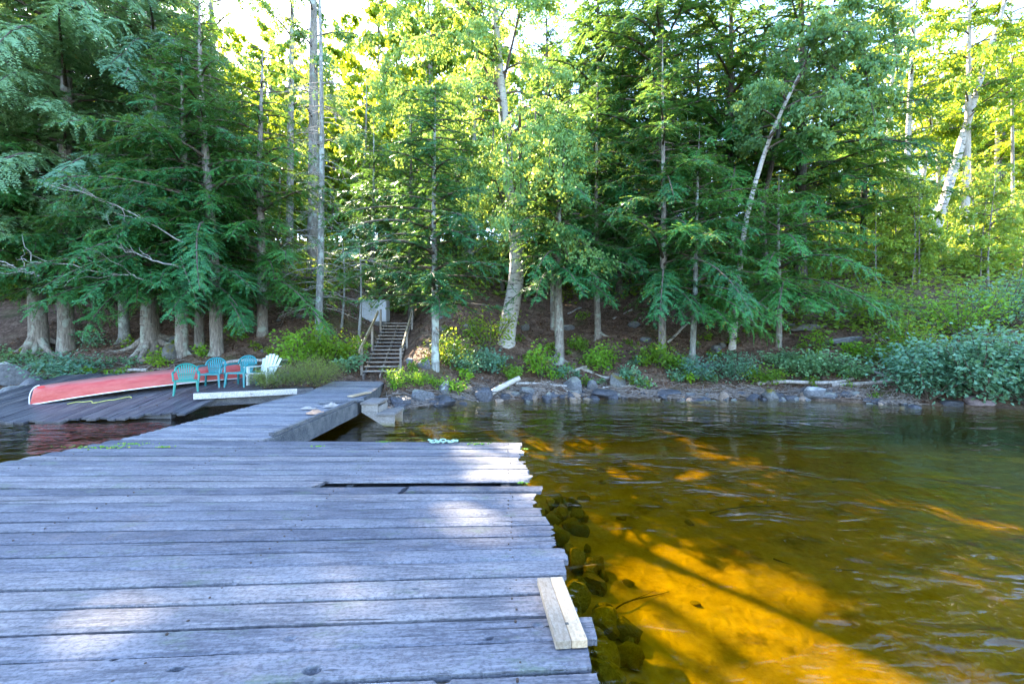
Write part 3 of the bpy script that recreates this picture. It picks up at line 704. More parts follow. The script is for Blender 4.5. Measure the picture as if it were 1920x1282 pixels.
special = [(1357, 752, 26, 34, 'rocktan', 'pale pointed stone standing in the water at the shoreline'),
 (1449, 750, 46, 30, 'rockmoss', 'tan boulder with yellow moss on top at the water edge'),
 (1510, 747, 20, 26, 'rocktan', 'small pointed tan stone right of the moss-topped boulder'),
 (1536, 745, 44, 30, 'rocklichen', 'dark boulder with a white lichen spot beneath the long driftwood pole'),
 (1155, 727, 40, 36, 'rockmoss', 'squat boulder coated in yellow moss behind the shoreline stones'),
 (1075, 735, 40, 38, 'rock', 'rounded pale grey boulder beside the clear grey trunk'),
 (1112, 732, 30, 26, 'rock', 'angular pale grey stone next to the moss-covered boulder'),
 (1130, 744, 70, 20, 'rockdark', 'wide flat dark slab at the waterline below the moss-covered boulder'),
 (1250, 741, 50, 16, 'rockdark', 'low flat dark boulder lying just above the leaf-strewn waterline'),
 (748, 765, 44, 30, 'rockdark', 'blue-black boulder in the water beside the wooden water steps'),
 (790, 755, 42, 34, 'rock', 'grey boulder behind the blue-black boulder near the water steps'),
 (830, 764, 46, 28, 'rockdark', 'dark boulder with its rusty side dipping into the water'),
 (832, 738, 34, 30, 'rocklichen', 'pale speckled boulder above the rusty-sided dark one'),
 (905, 752, 38, 34, 'rockdark', 'dark boulder under the tilted birch log'),
 (985, 742, 52, 22, 'rock', 'grey boulder right of the tilted birch log'),
 (1848, 762, 42, 26, 'rockred', 'squared reddish block in the water under the alder bush'),
 (1790, 762, 46, 18, 'rockdark', 'low dark rock in the water left of the reddish block'),
 (34, 762, 66, 46, 'rock', 'big bluish boulder at the far left beside the slipway'),
 (14, 722, 60, 44, 'rocklichen', 'lichen-blotched boulder at the left picture edge above the slipway'),
 (54, 742, 50, 40, 'rockdark', 'black wet boulder between the slipway and the lichened boulder'),
 (80, 722, 44, 26, 'rockmoss', 'mossy low rock behind the canoe bow'),
 (318, 672, 38, 40, 'rockmoss', 'mossy boulder gripped by the spreading cedar roots'),
 (272, 678, 34, 14, 'rocktan', 'flat pale stone lying below the cedar roots'),
 (985, 620, 22, 20, 'rockmoss', 'mossy stone on the dark bank right of the big birch'),
 (1590, 645, 60, 18, 'rocklichen', 'speckled ledge rock showing on the bank under the long hemlock bough'),
 (1520, 620, 70, 16, 'rockmoss', 'mossy ledge rock half buried in the bank below the dark trunk'),
 (795, 690, 26, 44, 'rock', 'upright grey stone beside the stair foot'),
 (768, 685, 20, 26, 'rocklichen', 'bluish stone at the right foot of the stairs'),
 (880, 735, 28, 16, 'rocktan', 'small pale stone among the twigs'),]
for i, (px, py, w, h, mat, lab) in enumerate(special): rock(px, py, w*.85, h*(.72 if px > 100 else 1), mat, lab, seed=i+1, sink=.3)
r3 = np.random.default_rng(21)
for i in range(150):
    px = r3.uniform(735, 1720); d = 1
    x = (px-960)/FPX*14; yy = float(shore_y(x))+r3.normal()*.2+.05; x = (px-960)/FPX*yy
    s = r3.uniform(.08, .26)
    rock(0, 0, s*1.4, s*r3.uniform(.5, .9), ['rockdark', 'rockdark', 'rock', 'rockdark', 'rocktan'][i % 5], 'small stone in the rubble line along the water edge', 'stones along the waterline', seed=40+i, pos=(x, yy, max(T1(x, yy), -.1)+s*.12), name='stone')
for i in range(170):           # heaped stones under water along the dock
    yy = 1.7+6.3*r3.random()**1.1; x = right_x(min(yy, 6.2))-.05+(.25+.85*min(1, yy/3.5))*r3.random()**1.2*1.05
    s = r3.uniform(.14, .36)*(1.2 if yy < 3.4 else .85)
    rock(0, 0, s, s*.75, ['rockbed', 'rockbed2'][i % 2], 'rounded stone lying under water in the heap along the dock', 'underwater stones beside the dock', seed=140+i,
         pos=(x, yy, T1(x, yy)+s*.15+max(0, .45-(x-right_x(yy))*.42)*r3.uniform(.2, 1)), name='lakebed_stone')
for i in range(7):
    yy = r3.uniform(5, 10); x = right_x(yy)+r3.uniform(1.3, 3); s = r3.uniform(.1, .2)
    rock(0, 0, s, s*.5, 'rockbed', 'scattered stone on the sandy lakebed', 'scattered lakebed stones', seed=340+i, pos=(x, yy, T1(x, yy)+s*.02), name='lakebed_stone')
for i in range(30):
    x = r3.uniform(-14, 14); yy = float(shore_y(x))+r3.uniform(1.5, 6); s = r3.uniform(.12, .4)
    if -6.5 < x < -3.2: continue
    rock(0, 0, s*1.3, s*.7, ['rock', 'rockmoss', 'rocklichen'][i % 3], 'half-buried stone on the leaf-covered bank', 'stones on the bank', seed=300+i, pos=(x, yy, T1(x, yy)+s*.1), name='stone')

# ------------------------------------------------------------------ driftwood, fallen branches
def stick(p0, p1, r0_, r1_, mat, label, name='driftwood_log', bend=.04, forks=0, seed=0, group=None, cat='driftwood'):
    r = np.random.default_rng(seed); p0 = np.array(p0, float); p1 = np.array(p1, float); L = np.linalg.norm(p1-p0); n = 9; t = np.linspace(0, 1, n)
    w = r.normal(size=3)*bend*L; w2 = r.normal(size=3)*bend*.5*L
    pts = p0+(p1-p0)*t[:, None]+w*np.sin(np.pi*t)[:, None]+w2*np.sin(2*np.pi*t)[:, None]
    m = MB(); m.tube(pts-p0, r0_+(r1_-r0_)*t, 7, wob=.06)
    for k in range(forks):
        i = r.integers(2, n-1); d = (p1-p0)/L*.6+r.normal(size=3)*.5; l = L*r.uniform(.12, .3)
        q = (pts[i]-p0)+d*np.linspace(0, l, 4)[:, None]+r.normal(size=(4, 3))*.02*l; m.tube(q, np.linspace(r1_*1.2, r1_*.4, 4), 5)
    o = m.obj(name, M[mat], smooth=True); o.location = p0; return tag(o, label, cat, group)
def on_g(px, py, up=.05): p = hit(px, py); return p+(0, 0, up)
logs = [((918, 742), (975, 708), .10, .08, 'birch', 'thick pale birch log tilted up out of the twig heap'),
 ((968, 722), (1075, 724), .05, .03, 'deadwood', 'straight bleached pole lying right of the tilted birch log'),
 ((1420, 722), (1600, 714), .07, .05, 'deadwood', 'long bleached driftwood pole lying level above the shoreline rocks'),
 ((1560, 726), (1690, 716), .06, .045, 'deadwood', 'grey driftwood pole running under the alder bush'),
 ((1632, 700), (1685, 722), .05, .04, 'deadwood', 'crossed grey driftwood limb sloping down to the alder bush'),
 ((1130, 730), (1230, 722), .03, .015, 'deadwood', 'thin curved driftwood branch below the yellow-mossed boulder'),
 ((1090, 692), (1142, 712), .08, .05, 'birch', 'peeling white birch log lying behind the yellow-green sapling'),
 ((1065, 700), (1100, 690), .06, .05, 'birch', 'short broken birch chunk beside the clear grey trunk'),
 ((1252, 645), (1290, 605), .05, .035, 'birch', 'fallen white branch leaning between two hemlock trunks'),
 ((1150, 600), (1185, 582), .05, .03, 'deadwood', 'fallen pale branch on the dark slope'),
 ((1200, 598), (1206, 620), .025, .015, 'deadwood', 'thin upright dead twig on the dark slope'),
 ((1640, 632), (1680, 662), .07, .05, 'birch', 'pale fallen log above the alder bush'),
 ((1065, 590), (1090, 580), .04, .03, 'deadwood', 'short dead branch behind the clear grey trunk'),
 ((0, 686), (95, 672), .03, .02, 'deadwood', 'thin fallen branch on the bank at the left edge'),
 ((60, 676), (115, 650), .025, .015, 'twig', 'thin dark fallen limb above the mossy low rock'),
 ((420, 685), (545, 676), .06, .05, 'deadwood', 'pale debarked log lying behind the chairs'),
 ((215, 700), (275, 698), .05, .05, 'deadwood', 'pale log showing behind the canoe'),
 ((98, 640), (225, 600), .02, .012, 'twig', 'dead branch leaning over the dark bank left of the trunks'),
 ((180, 670), (245, 640), .02, .012, 'twig', 'dead stick leaning against the lichened trunk'),
 ((1365, 625), (1420, 600), .025, .02, 'deadwood', 'pale stick poking from the bank under the hemlock bough'),
 ((905, 712), (880, 742), .035, .025, 'deadwood', 'grey stick slanting down to the water left of the tilted log'),]
for i, (a_, b_, ra, rb, mat, lab) in enumerate(logs):
    A = on_g(*a_); B = on_g(*b_)
    if abs(A[1]-B[1]) > 3 or 'leaning' in lab or 'tilted' in lab or 'upright' in lab: B = P(b_[0], b_[1], A[1]+.15)
    stick(A, B, ra, rb, mat, lab, forks=0 if ra > .05 else 2, seed=i, bend=.03, name='fallen_branch' if ra < .045 else 'driftwood_log', cat='driftwood' if ra >= .045 else 'branch')
for i, (px, py, L_, a_) in enumerate(((1150, 1090, .9, .5), (1330, 940, 1.3, .2), (1450, 1010, 1.0, -.3), (1560, 900, 1.2, .1))):
    d = 2.75*FPX/(py-641); x = (px-960)/FPX*d; A = np.array((x, d, T1(x, d)+.015)); B = A+L_*np.array((math.cos(a_), math.sin(a_), 0)); B[2] = T1(B[0], B[1])+.015
    stick(A, B, .011, .004, 'twig', ['forked dark stick lying on the golden lakebed nearest the stone heap', 'long sunken stick out on the shaded lakebed', 'sunken stick at the edge of the lit lakebed band', 'sunken stick farthest from the dock'][i], name='sunken_stick', bend=.05, forks=1, seed=60+i, cat='stick')
m = MB()
for i in range(1900):
    px = r3.uniform(725, 1720) if i % 5 else r3.uniform(40, 400); x = (px-960)/FPX*14
    if i % 5: yy = float(shore_y(x))+abs(r3.normal())*.45+.05
    else: yy = float(shore_y(x))+r3.uniform(.5, 3.5)
    x = (px-960)/FPX*yy; L = r3.uniform(.2, 1.0); a_ = r3.normal()*.6+(0 if r3.random() < .7 else 1.5); t = np.linspace(-.5, .5, 5)
    p = np.stack([x+t*L*math.cos(a_), yy+t*L*math.sin(a_)*.6, 0*t], 1); p[:, 2] = np.maximum(terrain(p[:, 0], p[:, 1]), 0)+.02+abs(r3.normal())*.03+r3.normal()*.08*t
    p[:, 1] += r3.normal(size=5)*.03*L
    m.tube(p, np.linspace(1, .5, 5)*r3.uniform(.004, .017), 4, cap=False)
tag(m.obj('twig_debris', M['drift']), kind='stuff')
def scatter_quads(n, fx, mat, name, smin, smax, lift=.012, tilt=.35):
    pts = fx(n); k = len(pts); a_ = rng.uniform(0, 6.28, k); s = rng.uniform(smin, smax, k)
    d = np.stack([np.cos(a_), np.sin(a_), rng.normal(size=k)*tilt], 1)*s[:, None]; e = np.stack([-np.sin(a_), np.cos(a_), rng.normal(size=k)*tilt], 1)*(s*.55)[:, None]
    V = np.stack([pts-d, pts+e, pts+d, pts-e], 1); V[:, 1, 2] += s*.25; V[:, 3, 2] += s*.25
    m = MB(); i = np.arange(k)[:, None]*4+np.arange(4)[None]; m.add(V.reshape(-1, 3), i, np.repeat(rng.random(k), 4)); return tag(m.obj(name, mat, tintattr=True), kind='stuff')
def f_litter(n):
    x = rng.uniform(-20, 15, n); yy = shore_y(x)+np.abs(rng.normal(size=n))*4.5+.1; return np.stack([x, yy, np.maximum(terrain(x, yy), 0)+.015], 1)
scatter_quads(26000, f_litter, M['litterleaf'], 'leaf_litter', .025, .065)
def f_ramp(n):
    x = rng.uniform(-10.5, -5.0, n); yy = 13.6-np.abs(rng.normal(size=n))*.9; k = (x < -6.3) | (yy > 13.0); x, yy = x[k], yy[k]
    z = np.where(x < -6.2, RZ(yy)+.014, np.maximum(terrain(x, yy), .5)+.02); return np.stack([x, yy, z], 1)
scatter_quads(300, f_ramp, M['litterleaf'], 'fallen_leaves', .02, .05)

# ------------------------------------------------------------------ leafy plants
def leaf_quads(m, Pn, D, N, L, Wd, tint, curl=.12):
    """kite leaves: base P, along D, face normal N"""
    D = D/np.linalg.norm(D, axis=-1, keepdims=True); S = np.cross(D, N); S /= np.linalg.norm(S, axis=-1, keepdims=True)+1e-9; Nn = np.cross(S, D)
    L = np.broadcast_to(L, Pn.shape[:1])[:, None]; Wd = np.broadcast_to(Wd, Pn.shape[:1])[:, None]
    V = np.stack([Pn, Pn+D*L*.45+S*Wd*.5+Nn*L*curl, Pn+D*L, Pn+D*L*.45-S*Wd*.5+Nn*L*curl], 1)
    k = len(Pn); m.add(V.reshape(-1, 3), np.arange(4*k).reshape(k, 4), np.repeat(tint, 4))
def shrub_parts(r, h, w, nstem, nleaf, ll, lw, flat=.5, fill=1.0, arch=.25):
    """stems (MB) and leaves (MB) of a bush h high and w wide, base at the origin"""
    ms, ml = MB(), MB(); per = max(4, nleaf//nstem)
    for i in range(nstem):
        a_ = r.uniform(0, 6.28); rad = w/2*math.sqrt(r.random()); top = h*r.uniform(.55, 1.0)*(1-.35*(rad/(w/2))**2); n = 7; t = np.linspace(0, 1, n)
        p = np.stack([np.cos(a_)*rad*t**.8, np.sin(a_)*rad*t**.8, top*(t*(1+arch)-arch*t*t)], 1)+r.normal(size=(n, 3))*.02*h*t[:, None]
        ms.tube(p, np.linspace(.012, .003, n)*max(.6, h), 4, cap=False)
        u = r.uniform(.15 if fill >= 1 else .45, 1, per)**.8; q = np.stack([np.interp(u, t, p[:, c]) for c in range(3)], 1)
        off = r.normal(size=(per, 3))*np.array((.12, .12, .08))*w*.6; q = q+off; q[:, 2] = np.abs(q[:, 2])+.02
        D = off/np.linalg.norm(off, axis=1, keepdims=True)*.7+r.normal(size=(per, 3))*.5; D[:, 2] = D[:, 2]*.5-.15
        N = np.array((0, 0, 1.))*(1-flat)*2+r.normal(size=(per, 3))*.6+np.array((0, -.5, .2))
        cl = r.random()*.35
        leaf_quads(ml, q, D, N, ll*r.uniform(.6, 1.25, per), lw*r.uniform(.7, 1.2, per), np.clip(cl+.65*r.random(per), 0, 1))
    return ms, ml
def shrub(px, py, hpx, wpx, mat, label, nst=14, nl=700, ll=.09, lw=.06, d=None, seed=0, name='shrub', cat='shrub', group=None, arch=.25, stem='twig', flat=.5):
    p = hit(px, py) if d is None else np.array([*P(px, py, d)[:2], max(P(px, py, d)[2], T1(*P(px, py, d)[:2]))])
    k = p[1]/FPX; r = np.random.default_rng(seed+1000)
    root = empty(name, p, label, cat, group)
    ms, ml = shrub_parts(r, hpx*k, wpx*k, nst, nl, ll, lw, arch=arch, flat=flat)
    ms.obj('stem', M[stem], root); ml.obj('foliage', M[mat], root, tintattr=True); return root
shr = [ # px, py(base), height px, width px, material, label, stems, leaves, leaf len, leaf width
 (130, 715, 55, 150, 'alderleaf', 'leafy alder shrub growing behind the canoe bow', 18, 1500, .12, .085),
 (170, 655, 45, 60, 'alderleaf', 'slender alder sprout rising above the shrub by the canoe', 6, 260, .11, .08),
 (90, 700, 40, 60, 'alderleaf', 'low alder clump between the mossy rock and the canoe shrub', 8, 320, .11, .08),
 (165, 712, 26, 40, 'brightleaf', 'small bright seedling at the back edge of the canoe bow', 6, 160, .09, .07),
 (215, 706, 20, 40, 'brightleaf', 'low bright green sprig touching the canoe hull', 5, 120, .09, .07),
 (300, 690, 26, 44, 'brightleaf', 'bright seedlings between canoe and trunk base', 7, 200, .09, .07),
 (385, 672, 28, 34, 'brightleaf', 'bright seedlings at the foot of the leaning trunk', 6, 200, .09, .07),
 (590, 722, 62, 120, 'boxleaf', 'dense rounded olive-green bush at the end of the platform', 40, 5200, .045, .02),
 (505, 727, 38, 70, 'boxleaf', 'low rounded bush in front of the white chair', 24, 2400, .045, .02),
 (545, 722, 42, 70, 'boxleaf', 'middle low bush between the white chair and the big rounded bush', 20, 1900, .045, .02),
 (560, 690, 95, 110, 'brightleaf', 'sunlit yellow-green maple sapling left of the thin dead spruce', 16, 1100, .12, .09),
 (625, 685, 90, 120, 'mapleleaf', 'broad-leaved hobble bush in front of the stair handrail', 20, 1500, .13, .10),
 (655, 700, 50, 70, 'alderleaf', 'dark leafy clump right of the rounded bush', 10, 500, .11, .08),
 (745, 730, 45, 60, 'brightleaf', 'pale green meadowsweet clump at the right edge of the walkway end', 16, 900, .07, .03),
 (785, 728, 36, 60, 'brightleaf', 'second pale meadowsweet clump at the stair foot', 14, 700, .07, .03),
 (815, 728, 24, 34, 'brightleaf', 'small sprig at the end of the meadowsweet clumps', 6, 220, .07, .03),
 (775, 700, 26, 26, 'mapleleaf', 'single yellow seedling at the right stair post', 5, 90, .10, .08),
 (850, 690, 75, 110, 'mapleleaf', 'green bush behind the small fir trunk', 16, 1000, .10, .08),
 (880, 705, 50, 100, 'alderleaf', 'low spreading bush on the bank below the big birch', 14, 900, .10, .075),
 (920, 705, 58, 70, 'alderleaf', 'bluish-green bush left of the big yellowish sapling', 12, 700, .10, .08),
 (920, 660, 110, 130, 'mapleleaf', 'sunlit yellow leaves of a small maple behind the big birch base', 12, 800, .11, .09),
 (1015, 710, 75, 75, 'brightleaf', 'bright yellow-green sapling left of the clear grey trunk', 12, 620, .12, .095),
 (1050, 712, 34, 60, 'alderleaf', 'low green sprigs at the foot of the clear grey trunk', 8, 300, .09, .07),
 (1130, 700, 62, 90, 'brightleaf', 'bright yellow-green sapling on the open bank before the birch log', 14, 800, .12, .095),
 (1235, 690, 55, 95, 'mapleleaf', 'green maple sapling at the foot of the straight hemlock', 14, 800, .11, .09),
 (1310, 715, 60, 90, 'alderleaf', 'dense mixed shrub below the exposed roots', 16, 1000, .09, .06),
 (1375, 718, 62, 110, 'alderleaf', 'spreading low shrub right of the exposed roots', 18, 1300, .09, .06),
 (1270, 720, 28, 40, 'alderleaf', 'small dark sprig above the flat waterline boulder', 6, 200, .09, .07),
 (1520, 712, 62, 120, 'alderleaf', 'dark round-leaved bush above the long driftwood pole', 22, 1500, .11, .09),
 (1590, 712, 50, 80, 'alderleaf', 'dark leafy bush at the right end of the driftwood pole', 14, 900, .10, .08),
 (1535, 655, 40, 60, 'brightleaf', 'bright sprig on the speckled ledge', 7, 240, .11, .09),
 (1598, 672, 46, 46, 'brightleaf', 'yellow-green seedling beside the speckled ledge', 7, 240, .11, .09),
 (1655, 690, 60, 90, 'mapleleaf', 'yellowing maple shrub left of the big alder bush', 14, 800, .11, .09),
 (1740, 752, 120, 160, 'alderleaf', 'big grey-green alder bush overhanging the water', 34, 4400, .125, .085),
 (1840, 756, 165, 200, 'alderleaf', 'tallest blue-green alder bush at the right shoreline above the reddish block', 44, 5800, .13, .09),
 (1930, 765, 150, 130, 'alderleaf', 'alder bush cut by the right picture edge', 26, 3000, .125, .085),
 (1700, 690, 110, 130, 'mapleleaf', 'green thicket behind the overhanging alder', 20, 1300, .11, .09),
 (1800, 640, 110, 160, 'brightleaf', 'sunlit thicket above the alders', 22, 1500, .11, .08),
 (1890, 620, 130, 150, 'alderleaf', 'shaded leafy thicket at the right picture edge', 22, 1500, .11, .08),
 (1650, 620, 90, 120, 'mapleleaf', 'shrub below the long hemlock bough tip', 16, 900, .11, .09),
 (1090, 600, 18, 40, 'brightleaf', 'low seedlings on the dark slope right of the clear grey trunk', 6, 120, .09, .07),
 (850, 735, 26, 70, 'brightleaf', 'bright low greenery above the rusty-sided dark boulder', 10, 380, .09, .07),
 (960, 715, 34, 60, 'mapleleaf', 'green leafy clump behind the tilted birch log', 10, 380, .10, .08),
 (1180, 712, 30, 70, 'alderleaf', 'low leafy clump between the yellow-green sapling and the maple sapling', 10, 380, .10, .08),
 (1265, 700, 44, 70, 'brightleaf', 'fresh green clump left of the exposed roots', 10, 420, .10, .08),
 (1430, 722, 40, 90, 'mapleleaf', 'fresh green clump above the tan mossy boulder', 12, 600, .10, .08),
 (1470, 690, 40, 90, 'alderleaf', 'bluish clump on the bank under the level hemlock bough', 12, 560, .10, .08),
 (1090, 660, 26, 46, 'mapleleaf', 'small green clump uphill of the clear grey trunk', 8, 220, .10, .08),
 (700, 600, 40, 60, 'mapleleaf', 'leafy clump beside the utility cabinet', 8, 260, .11, .08),
 (450, 640, 40, 60, 'brightleaf', 'bright leafy clump on the bank above the white chair', 8, 260, .11, .08),
 (25, 690, 46, 70, 'alderleaf', 'leafy clump beside the lichen-blotched boulder', 10, 400, .11, .08),
]
for i, s in enumerate(shr):
    px, py, hp, wp, mat, lab, ns, nl, ll, lw = s
    shrub(px, py, hp, wp, mat, lab, ns, nl, ll, lw, d={590: 13.0, 505: 12.45, 545: 12.75}.get(px), seed=i, name='bush' if 'bush' in lab else ('sapling' if 'sapling' in lab else 'shrub'), cat='bush' if 'bush' in lab else ('sapling' if 'sapling' in lab else 'shrub'), arch=.6 if 'overhanging' in lab else .25)
def fern(px, py, n, L, label, seed):
    p = hit(px, py); r = np.random.default_rng(seed); root = empty('fern', p, label, 'fern', None)
    for k in range(n):
        a_ = r.uniform(0, 6.28); t = np.linspace(0, 1, 14); l = L*r.uniform(.7, 1.1); q = np.stack([np.cos(a_)*l*t, np.sin(a_)*l*t, l*(1.1*t-.9*t*t)+.03], 1)
        m = MB(); m.tube(q, np.linspace(.006, .002, 14), 3, cap=False, tint=.3)
        T = np.gradient(q, axis=0); T /= np.linalg.norm(T, axis=1)[:, None]; S = np.cross(T, (0, 0, 1)); S /= np.linalg.norm(S, axis=1)[:, None]
        for sg in (-1, 1): leaf_quads(m, q[1:], T[1:]*.4+sg*S[1:]-(0, 0, .2), np.cross(S, T)[1:], l*.28*np.sin(np.pi*(.12+.85*t[1:])), l*.07, .3+.4*r.random(13), .05)
        m.obj('frond', M['brightleaf'], root, tintattr=True)
fern(1300, 705, 11, .75, 'feathery green fern at the foot of the exposed roots', 1)
fern(1320, 715, 9, .6, 'second smaller fern nearer the water below the exposed roots', 2)
fern(870, 700, 8, .5, 'small fern on the bank right of the fir trunk', 3)
sp_ = []
for k in range(4):
    r = np.random.default_rng(700+k); root = empty('seedling', (0, 0, -60), 'low green seedling growing out of the leaf litter on the bank', 'seedling', 'low seedlings on the bank')
    ms, ml = shrub_parts(r, .42, .5, 6, 70, .10, .075); ms.obj('stem', M['twig'], root); ml.obj('foliage', M[('brightleaf', 'mapleleaf', 'alderleaf', 'brightleaf')[k]], root, tintattr=True); sp_.append(root)
for i in range(95):
    px = r3.uniform(20, 1640) if i % 3 else r3.uniform(760, 1560); x = (px-960)/FPX*15; yy = float(shore_y(x))+.7+3.2*r3.random()**1.3; x = (px-960)/FPX*yy
    if -6.3 < x < -3.6 or (x < -6.5 and yy < 14.3): continue
    o = sp_[i % 4] if i < 4 else copy_tree(sp_[i % 4]); o.location = (x, yy, T1(x, yy)-.02); s = r3.uniform(.5, 1.35); o.scale = (s, s, s); o.rotation_euler = (0, 0, r3.uniform(0, 6.28))
# sunlit ground cover on the right-hand hill and on the slope behind the front trees
def cover(n, fx, name, mat, hmax, ll):
    base = fx(n); k = len(base); q = np.repeat(base, 5, 0); kk = len(q)
    q = q+np.stack([rng.normal(size=kk)*.14, rng.normal(size=kk)*.14, rng.uniform(.03, 1, kk)**1.3*hmax*np.repeat(rng.uniform(.35, 1, k), 5)], 1)
    m = MB(); D = rng.normal(size=(kk, 3)); D[:, 2] *= .35; N = np.array((0, -.35, 1.))+rng.normal(size=(kk, 3))*.5
    leaf_quads(m, q, D, N, ll*rng.uniform(.6, 1.3, kk)*(q[:, 1]/22)**.5, ll*.7*(q[:, 1]/22)**.5, np.clip(.55*np.repeat(vnoise(base[:, 0], base[:, 1], .5)+.5, 5)+.45*rng.random(kk), 0, 1))
    return tag(m.obj(name, mat, tintattr=True), kind='stuff')
def f_right(n):
    x = rng.uniform(9, 44, n); yy = rng.uniform(14, 46, n)**1.0; k = (x-9) > (16-yy)*.5
    k &= (yy > shore_y(x)+1.2+2.5*(x < 13)); x, yy = x[k], yy[k]; return np.stack([x, yy, terrain(x, yy)], 1)
cover(22000, f_right, 'ground_cover', M['coverleaf'], 1.0, .20)
def f_back(n):
    yy = rng.uniform(22, 60, n); x = rng.uniform(-1.15, .8, n)*yy; return np.stack([x, yy, terrain(x, yy)], 1)
cover(9000, f_back, 'undergrowth', M['coverleaf'], .9, .24)
# ------------------------------------------------------------------ trees
def trunk_axis(base, pts_px, d, H, r):
    pass
def tri_spray(m, Pn, E, N, L, Wd, tint):
    S = np.cross(E, N); S /= np.linalg.norm(S, axis=-1, keepdims=True)+1e-9
    V = np.stack([Pn-S*(Wd*.5)[:, None], Pn+S*(Wd*.5)[:, None], Pn+E*L[:, None]], 1); k = len(Pn)
    m.add(V.reshape(-1, 3), np.arange(3*k).reshape(k, 3), np.repeat(tint, 3))
def bough(ml, mb, r, p0, az, L, up, dr, ls=1.0, ds=.15, ds2=.05, density=1.0, droop=.35, tone=.5, rb=None, straight=False):
    """one flat conifer bough: limb, side twigs, leaflets"""
    n = 9; u = np.linspace(0, 1, n); hd = np.array((math.cos(az), math.sin(az), 0))
    side = np.array((-hd[1], hd[0], 0))*r.normal()*.12
    p = p0+L*(hd*(u-.08*u*u)[:, None]+side*(u*u)[:, None]+np.array((0, 0, 1.))*(up*u-dr*u*u)[:, None])
    if mb is not None: mb.tube(p, np.linspace(rb or (.012+.011*L), .004, n), 5, cap=False)
    J = max(3, int(L/ds*density)); uj = np.clip(np.linspace(.10, .98, J)+r.normal(size=J)*.01, 0, .995); uj = np.repeat(uj, 2); sg = np.tile([-1., 1.], J)
    keep = r.random(2*J) < .93; uj, sg = uj[keep], sg[keep]; J = len(uj)
    o = np.stack([np.interp(uj, u, p[:, c]) for c in range(3)], 1); T = np.gradient(p, axis=0); T = np.stack([np.interp(uj, u, T[:, c]) for c in range(3)], 1); T /= np.linalg.norm(T, axis=1)[:, None]
    S = np.cross(T, (0, 0, 1.)); S /= np.linalg.norm(S, axis=1)[:, None]; N = np.cross(S, T)
    roll = r.normal(size=J)*.5; S2 = S*np.cos(roll)[:, None]+N*np.sin(roll)[:, None]
    th = np.radians(r.uniform(38, 66, J)); D = T*np.cos(th)[:, None]+S2*(sg*np.sin(th))[:, None]
    l = np.clip((.24*L*(1-uj)**.7+.16)*r.uniform(.5, 1.3, J), .12, .72)
    K = int(math.ceil(l.max()/ds2)); s = (np.arange(K)+.5)*ds2; ok = s[None] < l[:, None]
    q = o[:, None]+D[:, None]*s[None, :, None]; q[..., 2] -= droop*s[None]**2/np.maximum(l[:, None], .3)
    tw = D.copy(); DN = np.cross(D, N); DN /= np.linalg.norm(DN, axis=1)[:, None]+1e-9; NN = np.cross(DN, D)*-1
    jj, kk = np.nonzero(ok); tint_tw = np.clip(tone+.22*r.normal(size=J), 0, .9)
    for sd_ in (-1., 1.):
        k = len(jj); ph = r.uniform(.6, 1.05, k)
        E = D[jj]*np.cos(ph)[:, None]+DN[jj]*(sd_*np.sin(ph))[:, None]+np.array((0, 0, -.22))+r.normal(size=(k, 3))*.12
        E /= np.linalg.norm(E, axis=1)[:, None]
        Nn = N[jj]+r.normal(size=(k, 3))*.35
        fr = s[kk]/l[jj]
        LL = ls*.155*(1.05-.65*fr)*r.uniform(.7, 1.2, k); ti = np.clip(tint_tw[jj]+.18*(fr-.4)+.07*r.normal(size=k), 0, .92)
        ti = np.where(r.random(k) < .012, 1.0, ti)
        tri_spray(ml, q[jj, kk], E, Nn, LL, ls*.050*np.ones(k), ti)
def finish_tree(root, mt, mb, ml, barkm, leafm, limbs='limb', limbm='twig'):
    mt.obj('trunk', barkm, root, smooth=True)
    if mb is not None and mb.n:
        o = mb.obj(limbs, M[limbm], root, smooth=True); o['kind'] = 'stuff'
    if ml is not None and ml.n:
        if LANES: cull(ml, np.array(root.location))
        ml.obj('crown', leafm, root, tintattr=True)
LANES = []       # leaves cut away towards the sun to place its patches: (point, half widths)
SUN = np.array(sd)
HS = np.array((SUN[1], -SUN[0], 0)); HS /= np.linalg.norm(HS); VS = np.cross(SUN, HS)
def cull(ml, org):
    V = np.vstack(ml.V); A = np.concatenate(ml.A); new = MB(); F = {}
    for f in ml.F: F.setdefault(f.shape[1], []).append(f)
    for k, fs in F.items():
        f = np.vstack(fs); c = V[f].mean(1)+org; keep = np.ones(len(f), bool)
        for pt, ra, rb in LANES:
            w = c-np.array(pt); a_ = w@HS; b_ = w@VS; q = (np.abs(a_)/ra)**3+(np.abs(b_)/rb)**3
            keep &= q > .75+.5*vnoise(c[:, 0]*3, c[:, 2]*3)
        f = f[keep]
        if len(f): new.add(V[f].reshape(-1, 3), np.arange(len(f)*k).reshape(-1, k), A[f].reshape(-1))
    ml.V, ml.F, ml.A, ml.n = new.V, new.F, new.A, new.n
LANES += [((2.75, 4.95, -.95), .46, 1.7), ((1.75, 4.1, -.9), .62, 1.5), ((3.3, 3.2, -1.0), .9, 1.2), ((1.5, 7.4, -.85), .26, .9), ((2.1, 10.0, -.75), .3, .3), ((3.7, 9.7, -.9), .55, .14), ((.9, 6.0, -.8), .2, .3), ((-.38, 5.4, .45), .22, .2), ((-.35, 3.4, .45), .36, .26), ((-1.9, 2.2, .45), .26, .16), ((-3.3, 3.9, .45), .2, .12), ((-1.2, 4.6, .45), .15, .1), ((.2, 2.4, .45), .1, .25)]
